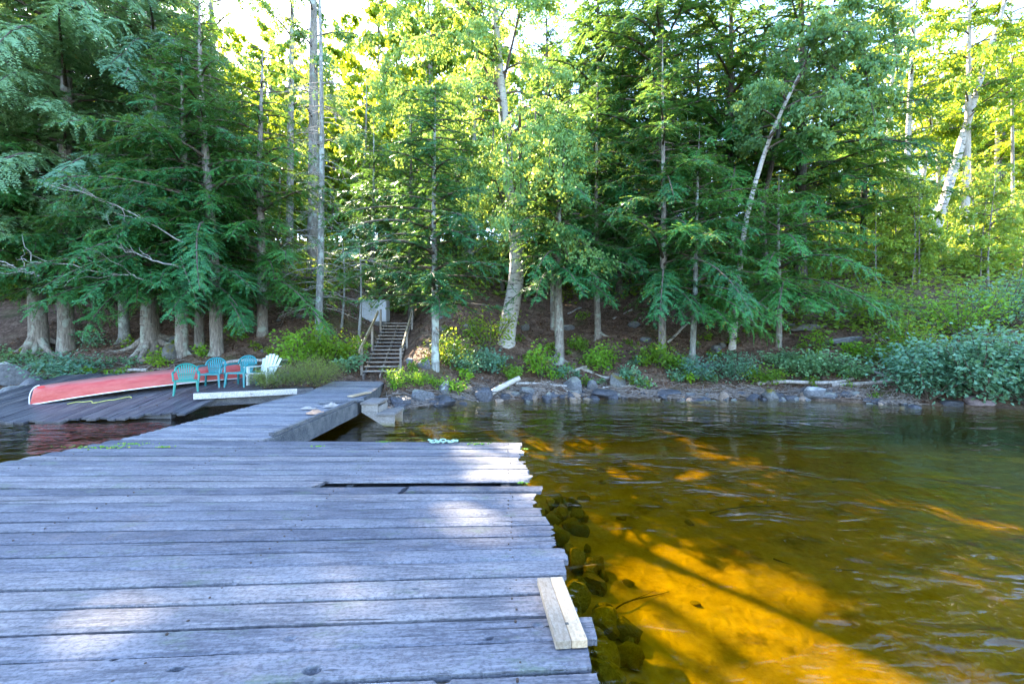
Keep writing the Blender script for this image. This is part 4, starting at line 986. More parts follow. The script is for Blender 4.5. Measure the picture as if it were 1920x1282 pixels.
def roots(mt, r, r0_, n, L, base):
    for i in range(n):
        a_ = i*6.28/n+r.normal()*.3; l = L*r.uniform(.6, 1.2); t = np.linspace(0, 1, 8)
        x = np.cos(a_)*l*t; y = np.sin(a_)*l*t; z = r0_*2.2*(1-t)**2.6
        g = terrain(base[0]+x, base[1]+y)-base[2]
        zz = np.maximum(g-.04, -1.5)+z+.02*(1-t); zz[0] = r0_*2.6
        mt.tube(np.stack([x*1.0, y, zz], 1), np.linspace(r0_*.55, .03, 8), 6, wob=.08)
def conifer(name, label, base, H, z0, Rd, tw, barkm='bark_grey', leafm='hemlock', nb=70, lean=(0, 0), seed=0, cat='tree', group=None, nroot=0, rootL=.8, ls=.9, ds=.13, ds2=.05, up=(.0, .45), dr=(.25, .6), front=.35, droop=.35, bow=0, prof=.75, tone=.5, low=.5, density=1.0, extra=(), stubs=0, curve=None, share=False):
    r = np.random.default_rng(seed+77); root = empty(name, base, label, cat, group); base = np.array(base)
    t = np.linspace(0, 1, 16); r0_ = tw/2
    ax = np.stack([lean[0]*t*H+bow*np.sin(np.pi*t)*H+(.03*np.sin(t*7+seed)*r0_*6), lean[1]*t*H+.03*np.cos(t*5+seed)*r0_*6, t*H-.25*(t == 0)], 1)
    rad = r0_*(1-t)**.75+.012; rad[0] *= 1.45; 
    tz = np.linspace(0, 1, 16)**1.6; ax = np.stack([np.interp(tz, t, ax[:, c]) for c in range(3)], 1); rad = r0_*((1-tz)**.8*.97+.03); rad[0] *= 1.3; rad[1] *= 1.12
    mt = MB(); mt.tube(ax, rad, 12, wob=.05)
    if nroot: roots(mt, r, r0_, nroot, rootL, base)
    ml, mb = MB(), MB()
    at = lambda z: np.array([np.interp(z, ax[:, 2], ax[:, c]) for c in range(3)])
    nb = int(nb*1.12)
    for i in range(nb):
        f = (i+r.random())/nb; z = z0+(H*.99-z0)*f; az = i*2.39996+r.normal()*.35
        hd = math.sin(az)
        L = 1.12*Rd*((1-f)**prof)*r.uniform(.45, 1.18)*(low+(1-low)*min(1, f/.12))*(1+front*max(0, -hd)-.15*max(0, hd))+.25
        back = hd > .45
        bough(ml, mb, r, at(z), az, L, r.uniform(*up), r.uniform(*dr), ls, ds*(1.6 if back else 1), ds2*(1.5 if back else 1), density, droop, tone+.12*r.normal())
    for (z, az, L, u_, d_) in extra:
        bough(ml, mb, r, at(z), R(az), L, u_, d_, ls, ds, ds2, density*1.1, droop, tone, rb=.05)
    for i in range(stubs):
        z = r.uniform(.6, max(1, z0*1.3)); az = r.uniform(0, 6.28); l = r.uniform(.2, 1.2); q = at(z)+np.stack([np.cos(az)*np.linspace(0, l, 5), np.sin(az)*np.linspace(0, l, 5), -.25*np.linspace(0, l, 5)+r.normal(size=5)*.03], 1); mb.tube(q, np.linspace(.014, .004, 5), 4, cap=False)
    finish_tree(root, mt, mb, ml, M[barkm], M[leafm]); return root
def broadleaf(name, label, base, axis, r0_, z0, Rd, nl, barkm='birch', leafm='birchleaf', nlimb=26, ll=.075, lw=.055, seed=0, cat='tree', group=None, front=.2, rise=.5, hang=.5, limb_pts=(), k1=1, top=1.0, tone=.0):
    r = np.random.default_rng(seed+177); root = empty(name, base, label, cat, group)
    ax = np.array(axis, float); n = len(ax); ds_ = np.concatenate([[0], np.cumsum(np.linalg.norm(np.diff(ax, axis=0), axis=1))]); t = np.linspace(0, ds_[-1], 18); t = ds_[-1]*(t/ds_[-1])**1.3
    ax = np.stack([np.interp(t, ds_, ax[:, c]) for c in range(3)], 1)
    ax[1:-1] = .25*ax[:-2]+.5*ax[1:-1]+.25*ax[2:]
    rad = r0_*((1-t/t[-1])**.8*.94+.06); rad[0] *= 1.35
    mt, mb, ml = MB(), MB(), MB(); mt.tube(ax, rad, 11, wob=.04); H = ax[-1, 2]
    at = lambda z: np.array([np.interp(z, ax[:, 2], ax[:, c]) for c in range(3)])
    limbs = []
    for i in range(nlimb):
        f = (i+r.random())/nlimb; z = z0+(H*.97-z0)*f; az = i*2.39996+r.normal()*.3; hd = math.sin(az)
        L = Rd*(.45+.55*math.sin(np.pi*min(1, .2+.75*f)))*r.uniform(.6, 1.1)*(1+front*max(0, -hd))*(1-.3*f); u = np.linspace(0, 1, 8)
        q = at(z)+L*np.stack([np.cos(az)*u, np.sin(az)*u, rise*u-hang*u*u], 1)+r.normal(size=(8, 3))*.03*L*u[:, None]
        limbs.append(q); mb.tube(q, np.linspace(.012+.012*L, .005, 8), 5, cap=False)
    for q in limb_pts:
        q = np.array(q, float)-np.array(base); u = np.linspace(0, 1, len(q)); uu = np.linspace(0, 1, 10); q = np.stack([np.interp(uu, u, q[:, c]) for c in range(3)], 1); limbs.append(q); mb.tube(q, np.linspace(.06, .012, 10), 6, cap=False)
    lens = np.array([np.linalg.norm(q[-1]-q[0]) for q in limbs]); nper = np.maximum(1, (nl*lens**1.3/(lens**1.3).sum())).astype(int)
    for q, L, k in zip(limbs, lens, nper):
        ntw = max(3, int(k/34)); u0 = r.uniform(.22, 1, ntw)**.75; t_ = np.linspace(0, 1, len(q)); o = np.stack([np.interp(u0, t_, q[:, c]) for c in range(3)], 1)
        td = r.normal(size=(ntw, 3)); td[:, 2] = td[:, 2]*.5-.15; td += (q[-1]-q[0])/L*.5; td /= np.linalg.norm(td, axis=1)[:, None]; tl = r.uniform(.35, .85, ntw)*min(1.2, .45+.2*L)
        for j in range(0, ntw, 2):
            s = np.linspace(0, tl[j], 4); mb.tube(o[j]+td[j]*s[:, None]-np.array((0, 0, 1))*(.4*s*s/tl[j])[:, None], np.linspace(.006, .0025, 4), 3, cap=False)
        per = max(4, k//ntw); s = r.uniform(.1, 1, (ntw, per))*tl[:, None]
        p = o[:, None]+td[:, None]*s[..., None]; p[..., 2] -= .45*s*s/tl[:, None]; p = p+r.normal(size=p.shape)*.075
        p = p.reshape(-1, 3); kk = len(p); D = r.normal(size=(kk, 3))*.6; D[:, 2] = -np.abs(D[:, 2])-.35; N = r.normal(size=(kk, 3))*.6+np.array((0, -.55, .45))
        cl = np.repeat(np.clip(r.normal(size=ntw)*.2+.42+tone, 0, .9), per)
        ti = np.clip(cl+.16*r.normal(size=kk), 0, .92); ti = np.where(r.random(kk) < .02, 1, ti)
        leaf_quads(ml, p, D, N, ll*r.uniform(.65, 1.25, kk), lw*r.uniform(.7, 1.2, kk), ti)
    finish_tree(root, mt, mb, ml, M[barkm], M[leafm]); return root
def pxaxis(pts, d0, base, dd=0):
    """trunk axis through photo points at depth d0 (+dd per point), relative to base"""
    return [P(px, py, d0+dd*i)-np.array(base) for i, (px, py) in enumerate(pts)]
def at_px(px, py): return hit(px, py)
def wpx(w, p): return w*p[1]/FPX

def C_(name, label, px, py, wpx_, H, z0, Rd, **k):
    b = hit(px, py); return conifer(name, label, b, H, z0, Rd, wpx_*b[1]/FPX, **k)
# -- left group of old hemlocks and cedars
L1 = C_('hemlock_tree', 'leftmost shoreline hemlock with flared grey root base and long drooping boughs', 68, 655, 30, 9, 1.9, 4.4, seed=1, nroot=6, rootL=1.2, nb=75, extra=((2.4, -70, 4.5, .25, .5), (3.0, -30, 5.5, .35, .55), (2.6, -110, 4, .2, .5)), stubs=10)
C_('hemlock_tree', 'hemlock with a lichen-spotted trunk left of the spreading-root cedar', 233, 640, 18, 7.5, 2.3, 3.4, seed=2, nb=60, stubs=10, nroot=4, rootL=.5, barkm='bark_lichen')
L3 = C_('cedar_tree', 'old cedar with wide roots spreading over the mossy boulder', 284, 655, 30, 9, 2.1, 4.2, seed=3, nroot=6, rootL=1.5, nb=75, extra=((2.2, -100, 4.6, .2, .45), (2.5, -60, 4.2, .25, .5), (2.3, -140, 4.8, .25, .45)), stubs=12)
L4 = C_('hemlock_tree', 'straight grey-trunked hemlock standing directly behind the nearest teal chair', 343, 664, 21, 11, 2.0, 4.2, seed=4, nroot=4, rootL=.5, nb=75, extra=((2.1, -60, 3.8, .2, .5), (2.6, -95, 4.4, .3, .55)), stubs=10)
C_('hemlock_tree', 'dark hemlock trunk hidden behind the leaning knotted one', 374, 648, 17, 12.5, 2.4, 3.4, seed=5, nb=55, stubs=6)
C_('hemlock_tree', 'leaning hemlock with a dark knothole behind the chairs', 406, 664, 24, 13, 2.0, 4.0, seed=6, lean=(-.05, 0), nroot=3, rootL=.5, nb=70, extra=((2.0, -50, 4.2, .2, .5), (2.3, -75, 3.8, .2, .5)), stubs=8)
C_('hemlock_tree', 'dark hemlock between the chairs and the thin dead spruce', 490, 628, 20, 11.5, .9, 4.0, seed=7, nb=85, tone=.4, low=.8)
b = P(-40, 0, 16.8); b[2] = T1(b[0], b[1]); conifer('cedar_tree', 'tall pale-green cedar rising behind the leftmost hemlock at the upper left edge', b, 23, 4, 4.4, .5, leafm='cedar', seed=8, nb=135, ls=1.2, droop=.6, up=(.2, .5), dr=(.4, .8), prof=.55, tone=.6)
b = P(125, 0, 17.6); b[2] = T1(b[0], b[1]); conifer('cedar_tree', 'tall pale-green cedar with dense feathery crown filling the upper left', b, 24, 4, 4.8, .5, leafm='cedar', seed=9, nb=150, ls=1.2, droop=.6, up=(.2, .5), dr=(.4, .8), prof=.55, tone=.62)
b = P(285, 0, 19); b[2] = T1(b[0], b[1]); conifer('cedar_tree', 'bluish cedar between the upper-left cedars and the pale gap', b, 20, 3, 4.4, .45, leafm='cedar', seed=10, nb=105, ls=1.1, droop=.55, up=(.15, .45), dr=(.4, .75), prof=.6, tone=.45)
b = P(395, 0, 21.5); b[2] = T1(b[0], b[1]); conifer('hemlock_tree', 'dark hemlock with a broad crown just left of the bright gap', b, 12.5, 2, 3.8, .4, seed=11, nb=85, ls=1.15)
def dead_limb(root, pts, d, dd, r0_, seed):
    r = np.random.default_rng(seed); q = np.array([P(px, py, d+dd*i) for i, (px, py) in enumerate(pts)])-np.array(root.location); u = np.linspace(0, 1, len(q)); uu = np.linspace(0, 1, 12)
    p = np.stack([np.interp(uu, u, q[:, c]) for c in range(3)], 1)+r.normal(size=(12, 3))*.03; m = MB(); m.tube(p, np.linspace(r0_, .012, 12), 6)
    for k in range(9):
        i = r.integers(3, 12); dv = (p[-1]-p[0])/np.linalg.norm(p[-1]-p[0])*.7+r.normal(size=3)*.5; l = r.uniform(.3, 1.0); m.tube(p[i]+dv*np.linspace(0, l, 5)[:, None]+r.normal(size=(5, 3))*.03, np.linspace(.014, .004, 5), 4, cap=False)
    m.obj('dead_limb', M['deadwood'], root, smooth=True)
dead_limb(L4, [(342, 455), (300, 430), (240, 395), (190, 375), (135, 345)], 14.6, -.35, .026, 1)
dead_limb(L4, [(335, 500), (300, 492), (262, 480), (215, 460)], 14.4, -.3, .03, 2)
dead_limb(L3, [(285, 530), (250, 515), (190, 512), (130, 498), (55, 492)], 14.2, -.3, .028, 3)
dead_limb(L1, [(75, 520), (60, 512), (20, 497), (-30, 470)], 14.0, -.3, .02, 4)
# -- thin dead spruce pair, tall pine trunks of the gap
b = hit(597, 648)
def dead_spruce(label, b, H, tw, seed, lo, hi, n, tuft):
    r = np.random.default_rng(seed); root = empty('spruce_tree', b, label, 'tree'); t = np.linspace(0, 1, 12)
    ax = np.stack([.12*np.sin(t*3)-.02*t*H*.0, .05*t, t*H-.2*(t == 0)], 1); mt, mb, ml = MB(), MB(), MB(); mt.tube(ax, tw/2*(1-t*.72), 9, wob=.05)
    for i in range(n):
        z = lo+(hi-lo)*i/n+r.random()*.2; az = r.uniform(0, 6.28); l = r.uniform(.5, 1.7)*(1-.3*z/H); u = np.linspace(0, 1, 6)
        q = np.array((np.interp(z, ax[:, 2], ax[:, 0]), 0, z))+l*np.stack([np.cos(az)*u, np.sin(az)*u, .05*u-.30*u*u], 1)+r.normal(size=(6, 3))*.02; mb.tube(q, np.linspace(.014, .004, 6), 4, cap=False)
        for k in range(5):
            s = r.integers(2, 6); d = r.normal(size=3)*.5+np.array((np.cos(az), np.sin(az), -.3)); w = np.linspace(0, .35*l, 3); mb.tube(q[s]+d*w[:, None], np.linspace(.005, .002, 3), 3, cap=False)
        if r.random() < tuft: bough(ml, None, r, q[2], az, l*.8, 0, .35, .85, .17, .06, tone=.5)
    finish_tree(root, mt, mb, ml, M['bark_lichen'], M['fir'], limbm='deadwood')
dead_spruce('thin mostly dead spruce with bare grey side twigs left of the stairs', b, 13.5, 15*b[1]/FPX, 31, 1.2, 10, 120, .3)
b = hit(640, 615); dead_spruce('spindly young spruce with a few twigs beside the dead one', b, 3.6, .11, 32, 1.2, 3.4, 22, .35)
b = hit(671, 652); dead_spruce('thin bare pole-like sapling left of the stair handrail', b, 4.2, .12, 33, 2.6, 4.1, 12, .4)
def tall_pine(label, px, d, tw, H, seed, zc, Rc, leafm='birchleaf', lean=(0, 0), nl=5000, barkm='bark_grey', ll=.15):
    b = P(px, 0, d); b[2] = T1(b[0], b[1]); t = np.linspace(0, 1, 8)
    return broadleaf('tall_tree', label, b, np.stack([lean[0]*t*H, lean[1]*t*H, t*H-.2*(t == 0)], 1), tw/2, zc, Rc, nl, barkm, leafm, nlimb=22, seed=seed, ll=ll, lw=ll*.75)
tall_pine('thick grey trunk rising straight behind the thin dead spruce', 588, 21.5, .62, 22, 41, 6.5, 3.0, nl=8000)
tall_pine('far grey trunk seen against the white sky in the upper gap', 542, 29, .50, 24, 42, 10, 3.8, lean=(.012, 0), nl=8000)
tall_pine('pair-mate trunk slightly left in the upper gap with a level bare limb', 412, 27, .55, 25, 43, 12, 3.6, lean=(-.03, 0), nl=7000)
tall_pine('dark trunk at the edge of the upper-left cedars', 368, 27, .5, 25, 44, 18, 3.0, nl=2500)
# -- small fir over the stairs and its dark neighbours
b = hit(815, 690); conifer('fir_tree', 'young balsam fir whose flat tiers hang over the stairs', b, 9.2, 1.9, 3.0, 15*b[1]/FPX, 'bark_lichen', 'fir', nb=88, seed=51, up=(.05, .2), dr=(.18, .36), droop=.10, low=.85, prof=.65, ls=.95, stubs=14, tone=.55)
b = P(770, 0, 20.5); b[2] = T1(b[0], b[1]); conifer('fir_tree', 'dark pointed fir standing behind the stair-top cabinet', b, 9.8, .8, 2.7, .3, 'bark_dark', 'fir', nb=70, seed=52, up=(.05, .2), dr=(.2, .4), droop=.12, tone=.3)
b = P(700, 0, 23); b[2] = T1(b[0], b[1]); conifer('spruce_tree', 'grey-green spruce left of the dark pointed fir', b, 9, 1, 2.4, .25, 'bark_lichen', 'fir', nb=60, seed=53, ls=1.0, tone=.5)
# -- big birch in the centre
b = hit(950, 640)
ax = [np.array((-.05, 0, -.35))]+pxaxis([(950, 640), (953, 605), (968, 545), (972, 470), (962, 380), (950, 280), (942, 180), (932, 90), (925, -40), (918, -150)], b[1], b)
lm = [[P(955, 300, b[1]), P(925, 120, b[1]-.3), P(905, 20, b[1]-.6), P(895, -60, b[1]-.8)],
      [P(950, 200, b[1]), P(890, 95, b[1]-.5), P(850, 70, b[1]-.8), P(835, 100, b[1]-1.0)],
      [P(945, 150, b[1]), P(975, 20, b[1]-.5), P(1010, 10, b[1]-.8), P(1045, -10, b[1]-.9)],
      [P(965, 420, b[1]), P(1000, 330, b[1]-1.2), P(1040, 300, b[1]-2), P(1070, 350, b[1]-2.4)],
      [P(962, 440, b[1]), P(930, 380, b[1]-1.0), P(900, 370, b[1]-1.6), P(885, 420, b[1]-1.9)],
      [P(970, 470, b[1]), P(1010, 420, b[1]-1.2), P(1050, 430, b[1]-1.7), P(1065, 480, b[1]-1.9)],
      [P(950, 250, b[1]), P(1010, 230, b[1]-1.0), P(1060, 250, b[1]-1.5), P(1085, 300, b[1]-1.8)],
      [P(935, 120, b[1]), P(840, 60, b[1]-1), P(760, 80, b[1]-1.4), P(715, 150, b[1]-1.6)],
      [P(940, 190, b[1]), P(840, 170, b[1]-.8), P(760, 170, b[1]-1.2), P(720, 220, b[1]-1.4)],
      [P(932, 60, b[1]), P(850, -20, b[1]-1), P(780, -10, b[1]-1.2), P(730, 40, b[1]-1.4)]]
lm += [[P(960+8*k, 430-22*((k*3) % 7), b[1]-.2), P(930+22*k, 340-24*((k*3) % 7), b[1]-1.3), P(900+26*k, 330-20*((k*5) % 7), b[1]-2.2), P(895+27*k, 385-18*((k*5) % 7), b[1]-2.6)] for k in range(7)]
broadleaf('birch_tree', 'big curved white birch with a bright leafy crown in the middle of the bank', b, ax, 16.5*b[1]/FPX, 3.8, 3.2, 42000, 'birch', 'birchleaf', 34, seed=61, limb_pts=lm, front=.5, ll=.12, lw=.085, rise=.4, hang=.75)
# -- middle hemlocks
C_('hemlock_tree', 'clear straight grey-trunked hemlock right of the big birch, near the water', 1048, 680, 18, 9.0, 3.3, 3.0, nroot=4, rootL=.45, seed=71, nb=75, extra=((3.2, -60, 2.8, .1, .55), (3.3, -120, 2.8, .1, .55), (3.4, -90, 3, .1, .5), (3.1, -35, 2.6, .0, .45), (3.6, -75, 3.0, .1, .5), (3.0, -150, 2.4, .0, .45), (4.0, -105, 3.2, .1, .5)), stubs=5)
C_('hemlock_tree', 'slim hemlock trunk half hidden behind the clear grey one', 1037, 618, 10, 9, 3.2, 2.0, seed=72, nb=40)
C_('hemlock_tree', 'slim curved hemlock rooted alone on the dark slope', 1122, 632, 12, 11, 3.2, 3.0, seed=73, nb=60, bow=-.01, nroot=3, rootL=.4, extra=((3.1, -80, 2.4, .1, .5), (3.3, -120, 2.4, .05, .5), (3.2, -40, 2.3, .05, .5), (3.6, -95, 2.8, .1, .5)))
C_('hemlock_tree', 'straight hemlock with low dark foliage at its green sapling', 1243, 672, 15, 12, 2.2, 3.2, nroot=4, rootL=.45, seed=74, nb=75, extra=((2.2, -120, 2.2, .0, .45), (2.4, -60, 2.5, .1, .5), (2.3, -90, 2.4, .05, .5)), tone=.4)
b = hit(1298, 690); conifer('hemlock_tree', 'leaning pale-barked hemlock above a fan of exposed roots', b, 9.0, 2.4, 3.3, .24, 'bark_lichen', 'hemlock', nb=62, seed=75, lean=(.05, .05), nroot=6, rootL=1.1, extra=((2.1, -75, 2.6, .12, .42), (2.0, -40, 2.8, .1, .45), (2.3, -110, 2.6, .15, .45), (2.5, -60, 3.2, .2, .5), (2.2, -90, 3.0, .1, .4), (1.9, -20, 3.0, .05, .35)), tone=.6)
b = hit(1460, 650); conifer('hemlock_tree', 'low wide hemlock holding a long level bough over the ledge rocks', b, 6.5, 1.6, 3.6, .22, 'bark_grey', 'hemlock', nb=52, seed=76, extra=((1.9, -12, 4.4, .12, .22), (1.9, -50, 3.6, .15, .32), (1.9, -95, 3.2, .1, .35), (2.0, -150, 3.6, .12, .32), (2.1, 8, 4.6, .1, .2), (1.8, -30, 4.2, .12, .28)), tone=.62)
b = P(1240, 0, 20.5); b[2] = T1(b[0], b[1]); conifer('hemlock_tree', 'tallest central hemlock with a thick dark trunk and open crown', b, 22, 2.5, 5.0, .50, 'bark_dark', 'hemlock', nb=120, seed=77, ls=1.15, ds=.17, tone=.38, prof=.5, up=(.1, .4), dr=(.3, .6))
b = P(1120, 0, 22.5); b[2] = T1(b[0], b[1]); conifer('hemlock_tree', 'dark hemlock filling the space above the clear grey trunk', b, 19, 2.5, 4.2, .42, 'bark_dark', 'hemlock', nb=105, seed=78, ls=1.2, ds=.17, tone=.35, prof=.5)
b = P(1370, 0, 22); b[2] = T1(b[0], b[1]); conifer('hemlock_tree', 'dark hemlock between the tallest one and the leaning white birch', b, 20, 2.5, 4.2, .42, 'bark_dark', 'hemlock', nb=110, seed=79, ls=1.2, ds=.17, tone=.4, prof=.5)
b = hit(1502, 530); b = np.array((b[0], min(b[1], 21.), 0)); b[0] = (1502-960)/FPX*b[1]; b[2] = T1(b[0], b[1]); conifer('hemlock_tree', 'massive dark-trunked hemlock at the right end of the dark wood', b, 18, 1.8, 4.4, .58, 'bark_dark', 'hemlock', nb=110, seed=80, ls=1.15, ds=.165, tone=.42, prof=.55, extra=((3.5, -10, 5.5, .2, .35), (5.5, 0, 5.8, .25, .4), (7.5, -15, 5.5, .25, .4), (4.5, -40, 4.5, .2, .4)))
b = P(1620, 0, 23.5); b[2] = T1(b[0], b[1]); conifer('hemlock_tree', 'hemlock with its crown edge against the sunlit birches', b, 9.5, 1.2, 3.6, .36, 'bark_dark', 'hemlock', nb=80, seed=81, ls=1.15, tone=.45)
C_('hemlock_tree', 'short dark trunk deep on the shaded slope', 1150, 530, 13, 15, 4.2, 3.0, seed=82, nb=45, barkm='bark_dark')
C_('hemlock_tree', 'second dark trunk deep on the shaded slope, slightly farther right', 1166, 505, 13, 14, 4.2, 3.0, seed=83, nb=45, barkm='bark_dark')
# leaning white birch with big leaves
d = 17.5; b = P(1372, 520, d); b[2] = T1(b[0], b[1]); b2 = b.copy()
ax = [np.zeros(3)-(0, 0, .2)]+pxaxis([(1395, 420), (1425, 310), (1455, 225), (1490, 160), (1525, 90), (1560, 20), (1590, -60)], d, b, -.12)
lm = [[P(1490, 160, d-.6), P(1530, 110, d-1.2), P(1560, 95, d-1.5)], [P(1440, 260, d-.4), P(1480, 215, d-.9), P(1500, 220, d-1.2)]]+\
     [[P(1500+15*i, 140-22*i, d-.7), P(1540+22*i, 60+40*((i*7) % 5)-20*i, d-1.6), P(1600+14*i, 60+52*((i*3) % 5)-10*i, d-2.2)] for i in range(7)]
broadleaf('birch_tree', 'leaning slender white birch with large bluish leaves at the upper right', b, ax, .13, 7.5, 2.5, 13000, 'birch', 'birchleaf', 24, seed=62, limb_pts=lm, ll=.15, lw=.115, front=.4, tone=-.12)
lb_ = P(1445, 420, 20); lb_[2] = T1(lb_[0], lb_[1])
broadleaf('ash_tree', 'dark leaning trunk just behind the slender white birch', lb_, [(0, 0, -.2), *[P(px, py, 20)-lb_ for px, py in ((1425, 400), (1450, 300), (1468, 200), (1480, 60))]], .17, 8, 1.8, 2500, 'bark_dark', 'birchleaf', 12, seed=63)
# -- sunlit trees on the right hill
rt = [(1655, 452, 16, 16, 'birch', 'white trunk at the left of the sunlit group, partly behind hemlock sprays', [(1655, 452), (1662, 300), (1672, 150), (1690, 0)]),
      (1697, 458, 18, 17, 'birch', 'white birch trunk second from the left in the sunlit group', [(1697, 458), (1700, 330), (1706, 180), (1716, 20)]),
      (1712, 446, 13, 12, 'bark_pale', 'warm pale leaning stem touching the second white trunk', [(1708, 450), (1718, 390), (1732, 330), (1745, 250)]),
      (1744, 458, 24, 18, 'birch', 'strongly leaning white birch on the sunlit hill', [(1744, 458), (1785, 330), (1825, 190), (1850, 110), (1882, 20)]),
      (1807, 456, 20, 17, 'bark_pale', 'straight smooth grey trunk right of the leaning sunlit birch', [(1807, 456), (1812, 330), (1815, 200), (1818, 40)]),
      (1899, 440, 9, 14, 'bark_grey', 'thin dark stem near the right picture edge on the sunlit hill', [(1899, 440), (1899, 300), (1897, 150), (1895, 0)])]
for i, (px, py, w, H, bk, lab, pts) in enumerate(rt):
    b = hit(px, py); d = b[1]
    ax = pxaxis(pts+[(pts[-1][0]+(pts[-1][0]-pts[-2][0])*.8, pts[-1][1]-140)], d, b); ax[0][2] -= .2
    broadleaf('sunlit_tree', lab, b, ax, .35*w*d/FPX, 6 if i != 2 else 5.0, 3.4, 6500, bk, 'mapleleaf', 22, seed=90+i, ll=.17, lw=.12, group=None)
for i, (px, d, H, lab) in enumerate(((1760, 36, 18, 'feathery sunlit cedar behind the leaning white birch'), (1870, 33, 17, 'feathery sunlit cedar behind the straight grey trunk'), (1960, 31, 19, 'feathery sunlit cedar cut by the right picture edge'), (1690, 40, 20, 'feathery sunlit cedar behind the second white trunk'))):
    b = P(px, 0, d); b[2] = T1(b[0], b[1]); conifer('cedar_tree', lab, b, H, 1.5, 3.6, .35, 'bark_pale', 'mapleleaf', nb=80, seed=110+i, ls=1.9, ds=.26, ds2=.09, droop=.5, prof=.5, front=0)

# -- woods behind: shared crowns, placed as individual trees
def proto(kind, seed):
    t = np.linspace(0, 1, 7)
    if kind == 'hemlock':
        return conifer('hemlock_tree', 'hemlock standing in the dense second row behind the shoreline trees', (0, 0, -60), 15, 1.2, 3.9, .36, 'bark_dark', 'hemlock', nb=95, seed=seed, ls=1.35, ds=.20, ds2=.08, front=.15, group='hemlocks of the second row', prof=.55, tone=.42)
    if kind == 'conifer':
        return conifer('forest_conifer', 'conifer in the far woods behind the front rows of trees', (0, 0, -60), 16, 2.0, 3.6, .4, 'bark_dark', 'hemlock', nb=70, seed=seed, ls=2.3, ds=.30, ds2=.12, front=0, group='far conifers in the woods', prof=.6)
    return broadleaf('forest_maple', 'yellow-green broadleaf tree in the far woods behind the front rows', (0, 0, -60), np.stack([.3*np.sin(t*3+seed), .2*np.cos(t*2+seed), t*15-.3*(t == 0)], 1), .2, 2.6, 4.0, 11000, 'bark_grey', 'mapleleaf', 34, seed=seed, ll=.24, lw=.17, group='broadleaf trees of the far woods')
ph = [proto('hemlock', 211+k) for k in range(3)]; pc = [proto('conifer', 201)]; pm = [proto('maple', 203), proto('maple', 204)]
used = set(); r5 = np.random.default_rng(33)
def put(src, x, d, s, sz=1.0):
    o = src if src.name not in used else copy_tree(src); used.add(src.name)
    o.location = (x, d, T1(x, d)-.1); o.scale = (s, s, s*sz); o.rotation_euler = (0, 0, r5.uniform(0, 6.28))
k = 0
for px0, px1, d0_, d1_, n, s0, s1 in ((-320, 330, 21.5, 23, 7, .95, 1.15), (-420, 170, 24, 29, 10, 1.45, 1.8), (180, 310, 24, 27, 3, 1.4, 1.6), (310, 390, 22, 25, 2, .9, 1.0), (400, 480, 19, 21, 1, .6, .7), (1010, 1470, 22.5, 25, 7, .8, 1.1), (1020, 1200, 27, 30, 4, .8, 1.0), (840, 960, 22, 24, 2, .55, .7), (640, 820, 25, 28, 2, .5, .65)):
    for i in range(n):
        px = px0+(px1-px0)*(i+.2+.6*r5.random())/n; d = r5.uniform(d0_, d1_); put(ph[k % 3], (px-960)/FPX*d, d, r5.uniform(s0, s1)); k += 1
for row, (d0_, n, fr) in enumerate(((31, 18, .1), (38, 20, .15), (47, 22, .2), (58, 22, .35), (75, 24, .5), (100, 26, .6))):
    for i in range(n):
        px = -250+2400*(i+.2+.6*r5.random())/n; d = d0_+r5.uniform(-3, 3); x = (px-960)/FPX*d
        if px > 1560 and (d < 45 or 1650 < px < 1750): continue                       # the hill there is open and sunlit
        if 5 < x < 33 and 28 < d < 50: continue                 # clearing the sun comes through
        if abs(x-10.5) < 6 and 34 < d < 44: continue            # the cabin
        s = r5.uniform(.75, 1.1)
        if 400 < px < 700: s *= .82
        put(pc[0] if r5.random() < fr else pm[i % 2], x, d, s, r5.uniform(.9, 1.1))
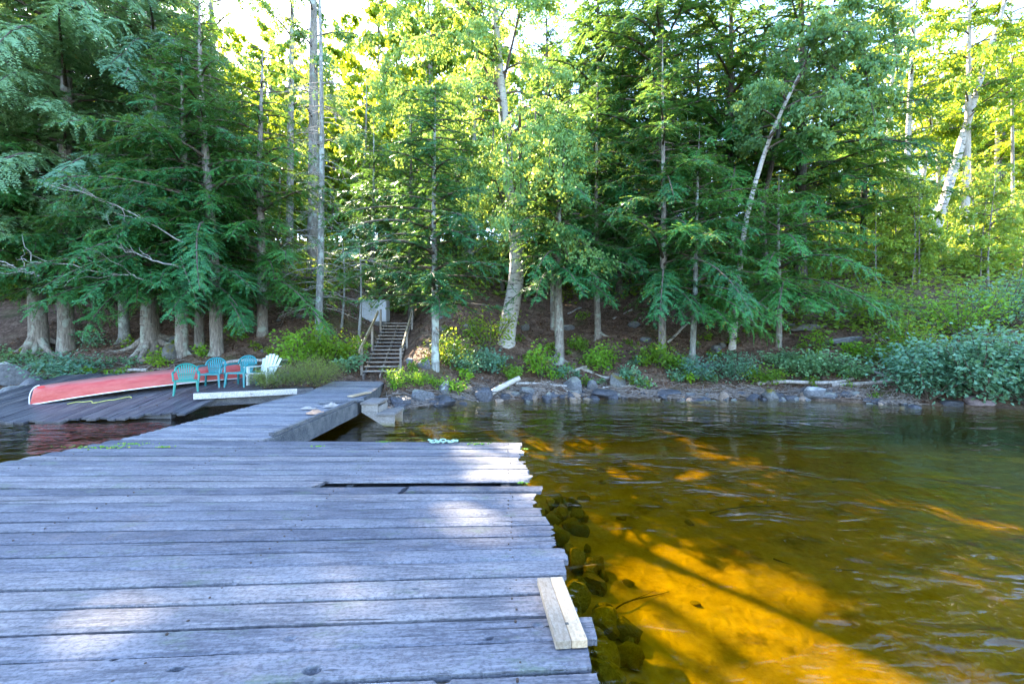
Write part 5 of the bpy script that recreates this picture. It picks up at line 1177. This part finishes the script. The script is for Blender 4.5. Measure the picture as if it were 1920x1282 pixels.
for px0, px1, d0_, d1_, n, s0, s1 in ((300, 520, 50, 64, 6, 1.35, 1.8), (520, 760, 50, 66, 6, 1.2, 1.6), (760, 1500, 52, 66, 8, 1.4, 1.9), (1480, 1640, 50, 64, 4, 1.1, 1.6), (1770, 2100, 50, 64, 6, 1.1, 1.6), (250, 430, 38, 44, 4, 1.0, 1.3), (400, 700, 60, 68, 5, 1.55, 1.8), (1780, 2060, 46, 52, 4, 1.2, 1.4), (680, 900, 45, 52, 4, 1.6, 2.0), (470, 640, 33, 38, 3, .8, .95), (640, 900, 30, 36, 4, .8, 1.0)):
    for i in range(n):
        px = px0+(px1-px0)*(i+.2+.6*r5.random())/n; d = r5.uniform(d0_, d1_); put(pm[i % 2], (px-960)/FPX*d, d, r5.uniform(s0, s1))
ps = [broadleaf('slim_sapling', 'slim sunlit sapling on the open right-hand slope', (0, 0, -60), np.stack([.15*np.sin(np.linspace(0, 3, 6)+k), 0*np.linspace(0, 1, 6), np.linspace(-.1, 4.5, 6)], 1), .035, .9, 1.2, 1500, 'bark_grey', 'coverleaf', 18, seed=260+k, ll=.14, lw=.1, group='slim saplings on the right-hand slope') for k in range(2)]
for i in range(20):
    px = r5.uniform(1560, 1960); d = r5.uniform(18, 30); put(ps[i % 2], (px-960)/FPX*d, d, r5.uniform(.5, 1.2))
# young undergrowth trees lit from behind
up_ = []
for k in range(4):
    r = np.random.default_rng(400+k); root = empty('understory_bush', (0, 0, -60), 'sunlit yellow-green bush in the understory behind the front trees', 'bush', 'understory bushes behind the front trees')
    ms, ml = shrub_parts(r, 2.2, 2.6, 14, 700, .17, .125); ms.obj('stem', M['twig'], root); ml.obj('foliage', M['mapleleaf'], root, tintattr=True); up_.append(root)
for i in range(120):
    d = r5.uniform(20, 46); px = r5.uniform(-100, 1950); x = (px-960)/FPX*d
    if d < 24 and 1050 < px < 1250: continue
    if abs(x-10) < 5.5 and 33 < d < 41: continue
    o = up_[i % 4] if i < 4 else copy_tree(up_[i % 4]); o.location = (x, d, T1(x, d)-.05); s = r5.uniform(.5, 1.3); o.scale = (s, s, s*r5.uniform(.8, 1.3)); o.rotation_euler = (0, 0, r5.uniform(0, 6.28))
